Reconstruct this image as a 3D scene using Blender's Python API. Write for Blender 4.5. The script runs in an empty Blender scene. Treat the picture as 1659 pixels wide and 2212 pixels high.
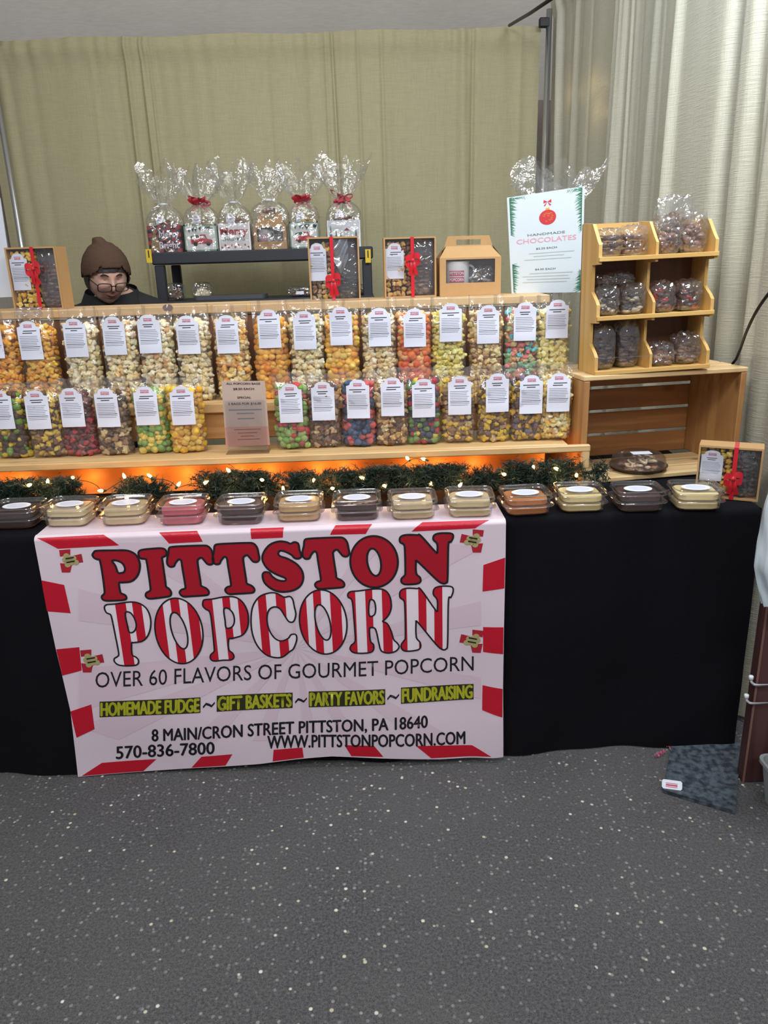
import bpy, math, random
import numpy as np
from mathutils import Matrix, Vector, noise
from mathutils.geometry import tessellate_polygon
PI = math.pi
SC = bpy.context.scene
COL = SC.collection

# ------------------------------------------------------------------ camera
IW, IH = 1659, 2212
CD, CH, CP, CY, CR, CF = 1.945, 1.398, .315, .019, -.03, 1661.0
_f = np.array([math.sin(CY)*math.cos(CP), math.cos(CY)*math.cos(CP), -math.sin(CP)])
_r = np.array([math.cos(CY), -math.sin(CY), 0.0])
_u = np.cross(_r, _f)
CA = _r*math.cos(CR)+_u*math.sin(CR)
CB = -_r*math.sin(CR)+_u*math.cos(CR)
cam_d = bpy.data.cameras.new('camera')
cam = bpy.data.objects.new('camera', cam_d)
COL.objects.link(cam)
cam_d.sensor_fit = 'VERTICAL'
cam_d.sensor_height = 36.0
cam_d.lens = 36.0*CF/IH
cam_d.clip_start = .05
M = Matrix.Identity(4)
for i in range(3):
    M[i][0], M[i][1], M[i][2] = CA[i], CB[i], -_f[i]
M[1][3], M[2][3] = -CD, CH
cam.matrix_world = M
SC.camera = cam

def at(px, py, ax, val):
    """real-world point where the sight line through a photo pixel meets the plane (axis ax) = val"""
    D = _f + CA*(px-IW/2)/CF + CB*(IH/2-py)/CF
    o = np.array([0, -CD, CH])
    return o + D*(val-o[ax])/D[ax]

# ------------------------------------------------------------------ world, lights, exposure
def lin(c):
    return tuple(((v/255)/12.92 if v/255 <= .04045 else ((v/255+.055)/1.055)**2.4) for v in c)

w = bpy.data.worlds.new('hall_fill')
SC.world = w
w.use_nodes = True
w.node_tree.nodes['Background'].inputs[0].default_value = (.86, .90, 1.0, 1)
w.node_tree.nodes['Background'].inputs[1].default_value = .30
SC.view_settings.view_transform = 'Standard'
SC.view_settings.look = 'None'
SC.view_settings.gamma = 1
SC.view_settings.use_curve_mapping = False
SC.view_settings.exposure = 0.0
SC.cycles.transparent_max_bounces = 32
SC.cycles.max_bounces = 8
SC.cycles.use_denoising = True
SC.cycles.sample_clamp_indirect = 4

def lamp(name, kind, loc, energy, color, size=.3, aim=None, sy=None):
    l = bpy.data.lights.new(name, kind)
    l.energy = energy
    l.color = color
    if kind == 'AREA':
        l.size = size
        if sy:
            l.shape = 'RECTANGLE'; l.size_y = sy
    else:
        l.shadow_soft_size = size
    o = bpy.data.objects.new(name, l)
    COL.objects.link(o)
    o.location = loc
    if aim is not None:
        o.rotation_euler = (Vector(aim)-Vector(loc)).to_track_quat('-Z', 'Y').to_euler()
    return o
lamp('booth_lamp', 'AREA', (1.0, -.25, 2.55), 24, (.84, .92, 1.0), .35, (.55, .6, .9))
lamp('curtain_fill', 'AREA', (.72, .35, 2.80), 5.5, (.58, .78, 1.0), .20, (1.15, .7, 2.2))  # added cool fill that brightens the top of the side curtain
for q_ in ((.935, 2.05, 2.12), (.965, 1.72, 2.10), (.97, 1.66, 1.98)): lamp('warm_glint_fill', 'POINT', q_, .05, (1, .72, .25), .01)  # added unseen points that stand in for warm glints on the satin
lamp('aisle_light', 'AREA', (-.9, -1.9, 3.0), 44, (.96, .98, 1.0), 1.6, (-.2, .4, .9), .5)
lamp('aisle_light', 'AREA', (.7, -3.2, 3.2), 36, (.96, .98, 1.0), 1.6, (.2, 0, .6), .5)
lamp('hall_fill', 'AREA', (0, .5, 6.5), 260, (.98, .97, .97), 6, (0, .5, 0))  # fill added above the roof so the tent cloth comes out brighter
lamp('tent_light', 'AREA', (-.5, 1.1, 2.9), 9, (.97, 1.0, .93), 1.2, (-.5, 1.6, 1), .8)

# ------------------------------------------------------------------ materials
MATS = {}
def newmat(name):
    m = bpy.data.materials.new(name); m.use_nodes = True
    nt = m.node_tree; nt.nodes.clear()
    return m, nt, nt.nodes.new, nt.links.new

def plain(name, rgb, rough=.6, metal=0, spec=.5, bump=0, bscale=200, var=0, vscale=8, sheen=0, coat=0, emis=None, estr=0, trans=0):
    if name in MATS: return MATS[name]
    m, nt, N, L = newmat(name)
    out = N('ShaderNodeOutputMaterial'); p = N('ShaderNodeBsdfPrincipled')
    L(p.outputs[0], out.inputs[0])
    c = lin(rgb)+(1,)
    p.inputs['Base Color'].default_value = c
    p.inputs['Roughness'].default_value = rough
    p.inputs['Metallic'].default_value = metal
    p.inputs['Specular IOR Level'].default_value = spec
    if sheen: p.inputs['Sheen Weight'].default_value = sheen
    if coat: p.inputs['Coat Weight'].default_value = coat
    if trans: p.inputs['Subsurface Weight'].default_value = trans; p.inputs['Subsurface Radius'].default_value = (.01, .006, .003)
    if emis:
        p.inputs['Emission Color'].default_value = lin(emis)+(1,)
        p.inputs['Emission Strength'].default_value = estr
    if bump or var:
        tc = N('ShaderNodeTexCoord'); nz = N('ShaderNodeTexNoise')
        L(tc.outputs['Object'], nz.inputs['Vector'])
        nz.inputs['Scale'].default_value = bscale; nz.inputs['Detail'].default_value = 3
        if bump:
            b = N('ShaderNodeBump'); b.inputs['Strength'].default_value = bump; b.inputs['Distance'].default_value = .002
            L(nz.outputs[0], b.inputs['Height']); L(b.outputs[0], p.inputs['Normal'])
        if var:
            n2 = N('ShaderNodeTexNoise'); n2.inputs['Scale'].default_value = vscale
            L(tc.outputs['Object'], n2.inputs['Vector'])
            mx = N('ShaderNodeMix'); mx.data_type = 'RGBA'
            mx.inputs[6].default_value = tuple(v*(1-var) for v in c[:3])+(1,)
            mx.inputs[7].default_value = tuple(min(1, v*(1+var)) for v in c[:3])+(1,)
            L(n2.outputs[0], mx.inputs[0]); L(mx.outputs[2], p.inputs['Base Color'])
    MATS[name] = m
    return m

def film(name, tint=(1, 1, 1), gloss=.10, haze=.05, rough=.08, bump=.5, bscale=40, cap=.42):
    if name in MATS: return MATS[name]
    m, nt, N, L = newmat(name)
    out = N('ShaderNodeOutputMaterial')
    t = N('ShaderNodeBsdfTransparent'); t.inputs[0].default_value = tint+(1,)
    d = N('ShaderNodeBsdfDiffuse'); d.inputs[0].default_value = (.85, .85, .88, 1)
    g = N('ShaderNodeBsdfGlossy'); g.inputs['Roughness'].default_value = rough
    m1 = N('ShaderNodeMixShader'); m2 = N('ShaderNodeMixShader')
    m1.inputs[0].default_value = haze
    L(t.outputs[0], m1.inputs[1]); L(d.outputs[0], m1.inputs[2])
    lw = N('ShaderNodeFresnel'); lw.inputs[0].default_value = 1.45
    ad = N('ShaderNodeMath'); ad.operation = 'MULTIPLY_ADD'
    ad.inputs[1].default_value = .8; ad.inputs[2].default_value = gloss-.04; ad.use_clamp = True
    mn = N('ShaderNodeMath'); mn.operation = 'MINIMUM'; mn.inputs[1].default_value = cap
    L(lw.outputs[0], ad.inputs[0]); L(ad.outputs[0], mn.inputs[0]); L(mn.outputs[0], m2.inputs[0])
    L(m1.outputs[0], m2.inputs[1]); L(g.outputs[0], m2.inputs[2]); L(m2.outputs[0], out.inputs[0])
    if bump:
        tc = N('ShaderNodeTexCoord'); nz = N('ShaderNodeTexNoise')
        L(tc.outputs['Object'], nz.inputs['Vector'])
        nz.inputs['Scale'].default_value = bscale; nz.inputs['Detail'].default_value = 2; nz.inputs['Distortion'].default_value = 1.2
        b = N('ShaderNodeBump'); b.inputs['Strength'].default_value = bump; b.inputs['Distance'].default_value = .01
        L(nz.outputs[0], b.inputs['Height']); L(b.outputs[0], g.inputs['Normal'])
    MATS[name] = m
    return m

def wood(name, light, dark, axis=0, rough=.5, knots=True, scale=1.0):
    """pine: long grain along the given object axis, a few knots"""
    if name in MATS: return MATS[name]
    m, nt, N, L = newmat(name)
    out = N('ShaderNodeOutputMaterial'); p = N('ShaderNodeBsdfPrincipled'); L(p.outputs[0], out.inputs[0])
    p.inputs['Roughness'].default_value = rough
    tc = N('ShaderNodeTexCoord'); oi = N('ShaderNodeObjectInfo')
    add = N('ShaderNodeVectorMath'); add.operation = 'ADD'
    sc = N('ShaderNodeVectorMath'); sc.operation = 'SCALE'; sc.inputs['Scale'].default_value = 7.0
    cmb = N('ShaderNodeCombineXYZ'); L(oi.outputs['Random'], cmb.inputs[0]); L(oi.outputs['Random'], cmb.inputs[1]); L(oi.outputs['Random'], cmb.inputs[2])
    L(cmb.outputs[0], sc.inputs[0]); L(tc.outputs['Object'], add.inputs[0]); L(sc.outputs[0], add.inputs[1])
    mp = N('ShaderNodeMapping'); s = [22*scale]*3; s[axis] = 1.6*scale; mp.inputs['Scale'].default_value = s
    L(add.outputs[0], mp.inputs[0])
    nz = N('ShaderNodeTexNoise'); nz.inputs['Scale'].default_value = 1.0; nz.inputs['Detail'].default_value = 3; nz.inputs['Distortion'].default_value = .6
    L(mp.outputs[0], nz.inputs['Vector'])
    mul = N('ShaderNodeMath'); mul.operation = 'MULTIPLY'; mul.inputs[1].default_value = 14; L(nz.outputs[0], mul.inputs[0])
    sn = N('ShaderNodeMath'); sn.operation = 'SINE'; L(mul.outputs[0], sn.inputs[0])
    r = N('ShaderNodeMapRange'); r.inputs[1].default_value = -1; r.inputs[2].default_value = 1; L(sn.outputs[0], r.inputs[0])
    mx = N('ShaderNodeMix'); mx.data_type = 'RGBA'
    mx.inputs[6].default_value = lin(light)+(1,); mx.inputs[7].default_value = lin(dark)+(1,)
    pw = N('ShaderNodeMath'); pw.operation = 'MULTIPLY'; pw.inputs[1].default_value = .55; L(r.outputs[0], pw.inputs[0]); L(pw.outputs[0], mx.inputs[0])
    last = mx.outputs[2]
    if knots:
        mk = N('ShaderNodeMapping'); s = [9.0]*3; s[axis] = 4.5; mk.inputs['Scale'].default_value = s; L(add.outputs[0], mk.inputs[0])
        vo = N('ShaderNodeTexVoronoi'); vo.inputs['Scale'].default_value = 1.0; L(mk.outputs[0], vo.inputs['Vector'])
        rk = N('ShaderNodeMapRange'); rk.inputs[1].default_value = .05; rk.inputs[2].default_value = .16; rk.inputs[3].default_value = .75; rk.inputs[4].default_value = 0
        L(vo.outputs['Distance'], rk.inputs[0])
        mk2 = N('ShaderNodeMix'); mk2.data_type = 'RGBA'; mk2.inputs[7].default_value = tuple(v*.35 for v in lin(dark))+(1,)
        L(rk.outputs[0], mk2.inputs[0]); L(last, mk2.inputs[6]); last = mk2.outputs[2]
    L(last, p.inputs['Base Color'])
    b = N('ShaderNodeBump'); b.inputs['Strength'].default_value = .25; b.inputs['Distance'].default_value = .001
    L(r.outputs[0], b.inputs['Height']); L(b.outputs[0], p.inputs['Normal'])
    MATS[name] = m
    return m

def cloth(name, rgb, rough=.75, weave=.35, spec=.2, slub=0.0, sheen=.0, metal=0.0, tr=0.0):
    if name in MATS: return MATS[name]
    m, nt, N, L = newmat(name)
    out = N('ShaderNodeOutputMaterial'); p = N('ShaderNodeBsdfPrincipled'); L(p.outputs[0], out.inputs[0])
    p.inputs['Roughness'].default_value = rough; p.inputs['Specular IOR Level'].default_value = spec
    p.inputs['Sheen Weight'].default_value = sheen; p.inputs['Metallic'].default_value = metal
    tc = N('ShaderNodeTexCoord')
    def nz(s, det=2):
        mp = N('ShaderNodeMapping'); mp.inputs['Scale'].default_value = s; L(tc.outputs['Object'], mp.inputs[0])
        n = N('ShaderNodeTexNoise'); n.inputs['Scale'].default_value = 1; n.inputs['Detail'].default_value = det
        L(mp.outputs[0], n.inputs['Vector']); return n.outputs[0]
    h1 = nz((18, 18, 330)); h2 = nz((330, 330, 14)); h3 = nz((2.2, 2.2, .8))
    ad = N('ShaderNodeMath'); ad.operation = 'ADD'; L(h1, ad.inputs[0]); L(h2, ad.inputs[1])
    c = lin(rgb)
    mx = N('ShaderNodeMix'); mx.data_type = 'RGBA'
    mx.inputs[6].default_value = tuple(v*.92 for v in c)+(1,); mx.inputs[7].default_value = tuple(min(1, v*1.07) for v in c)+(1,)
    mr = N('ShaderNodeMapRange'); mr.inputs[1].default_value = .7; mr.inputs[2].default_value = 1.3; L(ad.outputs[0], mr.inputs[0])
    L(mr.outputs[0], mx.inputs[0])
    mx2 = N('ShaderNodeMix'); mx2.data_type = 'RGBA'; mx2.blend_type = 'MULTIPLY'; mx2.inputs[0].default_value = .35
    mr2 = N('ShaderNodeMapRange'); mr2.inputs[3].default_value = .75; mr2.inputs[4].default_value = 1.15; L(h3, mr2.inputs[0])
    cc = N('ShaderNodeCombineColor'); [L(mr2.outputs[0], cc.inputs[i]) for i in range(3)]
    L(mx.outputs[2], mx2.inputs[6]); L(cc.outputs[0], mx2.inputs[7]); L(mx2.outputs[2], p.inputs['Base Color'])
    b = N('ShaderNodeBump'); b.inputs['Strength'].default_value = weave; b.inputs['Distance'].default_value = .0012
    L(ad.outputs[0], b.inputs['Height']); L(b.outputs[0], p.inputs['Normal'])
    if tr:
        t = N('ShaderNodeBsdfTranslucent'); L(mx2.outputs[2], t.inputs[0]); ms = N('ShaderNodeMixShader'); ms.inputs[0].default_value = tr
        L(p.outputs[0], ms.inputs[1]); L(t.outputs[0], ms.inputs[2]); L(ms.outputs[0], out.inputs[0])
    MATS[name] = m
    return m

def colattr(name, rough=.45, coat=0, bump=.4, bscale=250, spec=.5):
    """food pieces: each piece has its own colour, stored on the mesh"""
    if name in MATS: return MATS[name]
    m, nt, N, L = newmat(name)
    out = N('ShaderNodeOutputMaterial'); p = N('ShaderNodeBsdfPrincipled'); L(p.outputs[0], out.inputs[0])
    a = N('ShaderNodeAttribute'); a.attribute_name = 'Col'; L(a.outputs['Color'], p.inputs['Base Color'])
    p.inputs['Roughness'].default_value = rough; p.inputs['Coat Weight'].default_value = coat; p.inputs['Specular IOR Level'].default_value = spec
    tc = N('ShaderNodeTexCoord'); nz = N('ShaderNodeTexNoise'); nz.inputs['Scale'].default_value = bscale
    L(tc.outputs['Object'], nz.inputs['Vector'])
    b = N('ShaderNodeBump'); b.inputs['Strength'].default_value = bump; b.inputs['Distance'].default_value = .002
    L(nz.outputs[0], b.inputs['Height']); L(b.outputs[0], p.inputs['Normal'])
    MATS[name] = m
    return m

PINE = wood('pine', (226, 194, 142), (190, 140, 82))
PINE_Y = wood('pine_cross', (226, 194, 142), (190, 140, 82), axis=1)
PINE_Z = wood('pine_upright', (220, 186, 132), (184, 134, 80), axis=2)
CRATE = wood('crate_pine_shaded', (178, 124, 74), (132, 80, 42))  # shade inside the crate is put into this darker pine
CRATE_Z = wood('crate_upright_shaded', (190, 142, 88), (146, 96, 54), axis=2)  # end panels, likewise darkened in colour for the shade inside
CRATE_TOP = wood('crate_pine_top', (228, 200, 150), (196, 152, 98))
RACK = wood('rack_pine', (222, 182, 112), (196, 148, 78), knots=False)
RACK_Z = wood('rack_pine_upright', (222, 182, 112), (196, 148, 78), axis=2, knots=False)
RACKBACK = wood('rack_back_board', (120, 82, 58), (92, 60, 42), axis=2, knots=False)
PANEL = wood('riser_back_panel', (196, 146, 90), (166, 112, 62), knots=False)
KRAFT = plain('kraft_card', (186, 146, 98), .8, bump=.15, bscale=300, var=.06, vscale=40)
KRAFT_IN = plain('kraft_card_inside', (120, 84, 58), .85)
PAPER = plain('white_paper', (228, 230, 240), .55)
PAPER2 = plain('label_paper', (226, 228, 242), .4)
INK = plain('black_ink', (26, 24, 28), .5)
GREYINK = plain('grey_ink', (120, 120, 132), .6)
REDINK = plain('red_ink', (176, 24, 46), .5)
PINKINK = plain('label_red_ink', (196, 60, 86), .5)
RED_RIB = plain('red_satin_ribbon', (206, 22, 40), .35, sheen=.3)
DKRED_RIB = plain('dark_red_ribbon', (158, 16, 34), .4, sheen=.3)
BAGFILM = film('bag_film', gloss=.08, haze=.04, rough=.10, bump=.5, bscale=28)
CELLO = film('cellophane', gloss=.20, haze=.035, rough=.07, bump=.5, bscale=30)
CLAM = film('clamshell_plastic', cap=.6, gloss=.09, haze=.018, rough=.07, bump=.05, bscale=10)
POP = colattr('popcorn_pieces', .5, 0, .5, 220, .35)
CHOC = colattr('chocolate_pieces', .35, .3, .5, 120)
CHROME = plain('brushed_steel_pipe', (190, 192, 196), .25, metal=.9)
BLACKPL = plain('dark_grey_plastic', (42, 45, 52), .5, bump=.1)
DARK = plain('black_plastic', (16, 16, 18), .5)

# ------------------------------------------------------------------ mesh helpers
class MB:
    def __init__(s): s.v = []; s.f = []; s.m = []; s.n = 0
    def add(s, v, f, mi=0):
        v = np.asarray(v, float).reshape(-1, 3)
        s.v.append(v)
        for q in f: s.f.append(tuple(int(i)+s.n for i in q)); s.m.append(mi)
        s.n += len(v)
        return s
    def box(s, c, d, b=.0, mi=0, rot=None):
        hx, hy, hz = d[0]/2, d[1]/2, d[2]/2
        b = min(b, hx*.45, hy*.45, hz*.45)
        if b <= 0:
            v = np.array([[x, y, z] for x in (-hx, hx) for y in (-hy, hy) for z in (-hz, hz)])
            f = [(0, 1, 3, 2), (4, 6, 7, 5), (0, 4, 5, 1), (2, 3, 7, 6), (0, 2, 6, 4), (1, 5, 7, 3)]
        else:
            v = []; idx = {}
            for sx in (-1, 1):
                for sy in (-1, 1):
                    for sz in (-1, 1):
                        for k in range(3):
                            p = [sx*(hx-b), sy*(hy-b), sz*(hz-b)]; p[k] += (sx, sy, sz)[k]*b
                            idx[(sx, sy, sz, k)] = len(v); v.append(p)
            f = []
            for k in range(3):
                a, c2 = [(1, 2), (2, 0), (0, 1)][k]
                for sg in (-1, 1):
                    q = []
                    for (u, w_) in ((-1, -1), (1, -1), (1, 1), (-1, 1)):
                        t = [0, 0, 0]; t[k] = sg; t[a] = u; t[c2] = w_; q.append(idx[(t[0], t[1], t[2], k)])
                    f.append(tuple(q if sg > 0 else q[::-1]))
            for k in range(3):
                a, c2 = [(1, 2), (2, 0), (0, 1)][k]
                for u in (-1, 1):
                    for w_ in (-1, 1):
                        t0 = [0, 0, 0]; t0[k] = -1; t0[a] = u; t0[c2] = w_
                        t1 = list(t0); t1[k] = 1
                        q = [idx[(*t0, a)], idx[(*t1, a)], idx[(*t1, c2)], idx[(*t0, c2)]]
                        f.append(tuple(q if u*w_ < 0 else q[::-1]))
            for sx in (-1, 1):
                for sy in (-1, 1):
                    for sz in (-1, 1):
                        q = [idx[(sx, sy, sz, k)] for k in range(3)]
                        f.append(tuple(q if sx*sy*sz > 0 else q[::-1]))
            v = np.array(v)
        if rot is not None: v = v @ np.array(rot.to_3x3()).T
        return s.add(v+np.array(c, float), f, mi)
    def tube(s, pts, r, n=8, caps=True, mi=0, closed=False):
        pts = [Vector(p) for p in pts]; k = len(pts)
        rr = r if hasattr(r, '__len__') else [r]*k
        ref = Vector((0, 0, 1)) if abs((pts[1]-pts[0]).normalized().z) < .9 else Vector((1, 0, 0))
        V = []
        for i, p in enumerate(pts):
            t = (pts[(i+1) % k]-pts[i-1]) if closed else (pts[min(i+1, k-1)]-pts[max(i-1, 0)])
            t.normalize(); a = t.cross(ref)
            if a.length < 1e-4: a = t.orthogonal()
            a.normalize(); b = t.cross(a); ref = a.cross(t)*-1 if False else ref
            for j in range(n):
                th = 2*PI*j/n; V.append(p+(a*math.cos(th)+b*math.sin(th))*rr[i])
        F = []
        for i in range(k if closed else k-1):
            for j in range(n):
                i2 = (i+1) % k
                F.append((i*n+j, i*n+(j+1) % n, i2*n+(j+1) % n, i2*n+j))
        if caps and not closed:
            F.append(tuple(range(n))[::-1]); F.append(tuple((k-1)*n+j for j in range(n)))
        return s.add([tuple(v) for v in V], F, mi)
    def lathe(s, prof, n=24, c=(0, 0, 0), mi=0, sx=1, sy=1, sq=2.0):
        """profile of (r, z); sq > 2 squares the section off"""
        V = []; F = []
        for (r, z) in prof:
            for j in range(n):
                th = 2*PI*j/n; co, si = math.cos(th), math.sin(th)
                k = (abs(co)**sq+abs(si)**sq)**(-1/sq)
                V.append((c[0]+r*sx*co*k, c[1]+r*sy*si*k, c[2]+z))
        for i in range(len(prof)-1):
            for j in range(n):
                F.append((i*n+j, i*n+(j+1) % n, (i+1)*n+(j+1) % n, (i+1)*n+j))
        if prof[0][0] > 1e-6: F.append(tuple(range(n))[::-1])
        if prof[-1][0] > 1e-6: F.append(tuple((len(prof)-1)*n+j for j in range(n)))
        return s.add(V, F, mi)
    def grid(s, fn, nu, nv, mi=0):
        V = [fn(i/(nu-1), j/(nv-1)) for j in range(nv) for i in range(nu)]
        F = [(j*nu+i, j*nu+i+1, (j+1)*nu+i+1, (j+1)*nu+i) for j in range(nv-1) for i in range(nu-1)]
        return s.add(V, F, mi)
    def prism(s, poly, y0, y1, mi=0, plane='xz'):
        """2-D outline extruded; plane xz extrudes in y, yz in x, xy in z"""
        n = len(poly)
        def P(p, t): return {'xz': (p[0], t, p[1]), 'yz': (t, p[0], p[1]), 'xy': (p[0], p[1], t)}[plane]
        V = [P(p, y0) for p in poly]+[P(p, y1) for p in poly]
        F = [(i, (i+1) % n, n+(i+1) % n, n+i) for i in range(n)]
        tri = tessellate_polygon([[Vector((p[0], p[1], 0)) for p in poly]])
        for t in tri: F.append(tuple(t)); F.append(tuple(n+i for i in t[::-1]))
        return s.add(V, F, mi)
    def mesh(s, name, mats, smooth=False, angle=None):
        me = bpy.data.meshes.new(name)
        V = np.concatenate(s.v) if s.v else np.zeros((0, 3))
        me.from_pydata(V.tolist(), [], s.f)
        for m in (mats if isinstance(mats, (list, tuple)) else [mats]): me.materials.append(m)
        if s.m and max(s.m) > 0: me.polygons.foreach_set('material_index', s.m)
        if smooth: me.polygons.foreach_set('use_smooth', [True]*len(me.polygons))
        me.update()
        if smooth and angle:
            try: me.set_sharp_from_angle(angle=angle)
            except Exception: pass
        return me

def link(name, data, parent=None, loc=(0, 0, 0), rot=(0, 0, 0), kind=None):
    o = bpy.data.objects.new(name, data)
    COL.objects.link(o)
    if parent: o.parent = parent
    o.location = loc; o.rotation_euler = rot
    if kind: o['kind'] = kind
    return o
def obj(name, mb, mats, parent=None, smooth=False, loc=(0, 0, 0), rot=(0, 0, 0), kind=None, angle=None):
    return link(name, mb.mesh(name, mats, smooth, angle), parent, loc, rot, kind)
def tag(o, label, cat, group=None, kind=None):
    o['label'] = label; o['category'] = cat
    if group: o['group'] = group
    if kind: o['kind'] = kind
    return o
def thing(name, label, cat, loc=(0, 0, 0), rot=(0, 0, 0), group=None):
    return tag(link(name, None, None, loc, rot), label, cat, group)
def copytree(src, parent=None):
    c = src.copy(); COL.objects.link(c)
    if parent: c.parent = parent
    for ch in src.children: copytree(ch, c)
    return c
RND = random.Random(7)

# text as flat triangles, x and y from 0 to 1 (capital height)
_TX = {}
def text_tris(body, off=0.0, spacing=1.0):
    key = (body, off, spacing)
    if key in _TX: return _TX[key]
    def tri(b):
        cu = bpy.data.curves.new('lettering', 'FONT'); cu.body = b; cu.size = 1; cu.offset = off; cu.space_character = spacing
        cu.resolution_u = 3
        o = bpy.data.objects.new('lettering', cu); COL.objects.link(o)
        dg = bpy.context.evaluated_depsgraph_get(); dg.update()
        me = o.evaluated_get(dg).to_mesh(); me.calc_loop_triangles()
        v = np.zeros(len(me.vertices)*3); me.vertices.foreach_get('co', v); v = v.reshape(-1, 3)[:, :2].copy()
        t = np.zeros(len(me.loop_triangles)*3, int); me.loop_triangles.foreach_get('vertices', t)
        o.evaluated_get(dg).to_mesh_clear()
        bpy.data.objects.remove(o); bpy.data.curves.remove(cu)
        return v, t.reshape(-1, 3)
    v, t = tri(body); hv, _ = tri('H')
    y0, y1 = hv[:, 1].min(), hv[:, 1].max()
    x0, x1 = v[:, 0].min(), v[:, 0].max()
    asp = (x1-x0)/(y1-y0)
    v[:, 0] = (v[:, 0]-x0)/(x1-x0); v[:, 1] = (v[:, 1]-y0)/(y1-y0)
    _TX[key] = (v, t, asp)
    return _TX[key]

def fit_text(mb, body, cx, y, h, fn, off=0.0, width=None, spacing=1.0, mi=0):
    """text centred on cx with baseline y, capital height h, mapped through fn(x, y) -> 3-D"""
    v, t, asp = text_tris(body, off, spacing)
    wd = width or asp*h
    P = [fn(cx-wd/2+a*wd, y+b*h) for a, b in v]
    mb.add(P, t, mi)

def subdiv(v, t, L):
    v = [tuple(p) for p in v]; t = [tuple(x) for x in t]; out = []
    st = list(t)
    while st:
        a, b, c = st.pop()
        A, B, C = v[a], v[b], v[c]
        d = [(A[0]-B[0])**2+(A[1]-B[1])**2, (B[0]-C[0])**2+(B[1]-C[1])**2, (C[0]-A[0])**2+(C[1]-A[1])**2]
        k = d.index(max(d))
        if d[k] <= L*L: out.append((a, b, c)); continue
        if k == 1: a, b, c = b, c, a
        elif k == 2: a, b, c = c, a, b
        A, B = v[a], v[b]; v.append(((A[0]+B[0])/2, (A[1]+B[1])/2)); m_ = len(v)-1
        st += [(a, m_, c), (m_, b, c)]
    return v, out
def catmull(pts, k=5):
    n = len(pts); P = [np.array(p, float) for p in pts]; o = []
    for i in range(n):
        a, b, c, d = P[i-1], P[i], P[(i+1) % n], P[(i+2) % n]
        for j in range(k):
            t = j/k
            o.append(.5*((2*b)+(-a+c)*t+(2*a-5*b+4*c-d)*t*t+(-a+3*b-3*c+d)*t**3))
    return [tuple(p) for p in o]
def fill(loops):
    """triangulates outer loop + holes"""
    tri = tessellate_polygon([[Vector((x, y, 0)) for x, y in lp] for lp in loops])
    return [p for lp in loops for p in lp], [tuple(t) for t in tri]
def strokeband(loop, wd):
    n = len(loop); P = np.array(loop, float)
    T = np.roll(P, -1, 0)-np.roll(P, 1, 0); T /= np.maximum(np.linalg.norm(T, axis=1, keepdims=True), 1e-9)
    Nn = np.stack([T[:, 1], -T[:, 0]], 1)
    V = np.concatenate([P+Nn*wd/2, P-Nn*wd/2]); F = []
    for i in range(n):
        j = (i+1) % n; F += [(i, j, n+j), (i, n+j, n+i)]
    return [tuple(p) for p in V], F
def islands(v, t):
    key = [(round(p[0], 6), round(p[1], 6)) for p in v]; par = {}
    def find(a):
        while par.setdefault(a, a) != a: a = par[a]
        return a
    for tr in t:
        a = find(key[tr[0]])
        for k in tr[1:]: par[find(key[k])] = a
    g = {}
    for tr in t: g.setdefault(find(key[tr[0]]), []).append(tr)
    return [(v, q) for q in g.values()]
def clipx(v, t, x0, x1):
    V = []; T = []
    for tr in t:
        poly = [v[i] for i in tr]
        for sgn, lim in ((1, x0), (-1, -x1)):
            q = []
            for i in range(len(poly)):
                a, b = poly[i], poly[(i+1) % len(poly)]
                da, db = sgn*a[0]-lim, sgn*b[0]-lim
                if da >= 0: q.append(a)
                if da*db < 0:
                    s_ = da/(da-db); q.append((a[0]+(b[0]-a[0])*s_, a[1]+(b[1]-a[1])*s_))
            poly = q
            if len(poly) < 3: break
        if len(poly) >= 3:
            k = len(V); V += poly; T += [(k, k+i, k+i+1) for i in range(1, len(poly)-1)]
    return V, T

# ================================================================== SETTING
# asphalt
m, nt, N, L = newmat('asphalt')
out = N('ShaderNodeOutputMaterial'); p = N('ShaderNodeBsdfPrincipled'); L(p.outputs[0], out.inputs[0])
tc = N('ShaderNodeTexCoord')
def vor(s, rnd=1):
    v_ = N('ShaderNodeTexVoronoi'); v_.inputs['Scale'].default_value = s; v_.inputs['Randomness'].default_value = rnd
    L(tc.outputs['Object'], v_.inputs['Vector']); return v_
def noi(s, d=3):
    v_ = N('ShaderNodeTexNoise'); v_.inputs['Scale'].default_value = s; v_.inputs['Detail'].default_value = d
    L(tc.outputs['Object'], v_.inputs['Vector']); return v_
def mapr(src, a, b, c=0, d=1):
    r_ = N('ShaderNodeMapRange'); r_.inputs[1].default_value = a; r_.inputs[2].default_value = b; r_.inputs[3].default_value = c; r_.inputs[4].default_value = d
    L(src, r_.inputs[0]); return r_.outputs[0]
def mixc(f, a, b):
    x = N('ShaderNodeMix'); x.data_type = 'RGBA'
    for k, q in ((0, f), (6, a), (7, b)):
        if isinstance(q, tuple): x.inputs[k].default_value = lin(q)+(1,)
        elif isinstance(q, float): x.inputs[k].default_value = q
        else: L(q, x.inputs[k])
    return x.outputs[2]
def mth(op, a, b):
    x = N('ShaderNodeMath'); x.operation = op
    for k, q in ((0, a), (1, b)):
        if isinstance(q, (int, float)): x.inputs[k].default_value = q
        else: L(q, x.inputs[k])
    return x.outputs[0]
base = mixc(mapr(noi(2.2).outputs[0], .35, .7), (70, 69, 71), (88, 87, 87))
base = mixc(mapr(noi(150, 4).outputs[0], .35, .65), base, (100, 98, 98))
base = mixc(mapr(noi(420, 2).outputs[0], .52, .68, 0, .8), base, (34, 33, 36))
v1 = vor(76)      # stones in the binder
sep = N('ShaderNodeSeparateColor'); L(v1.outputs['Color'], sep.inputs[0])
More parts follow.
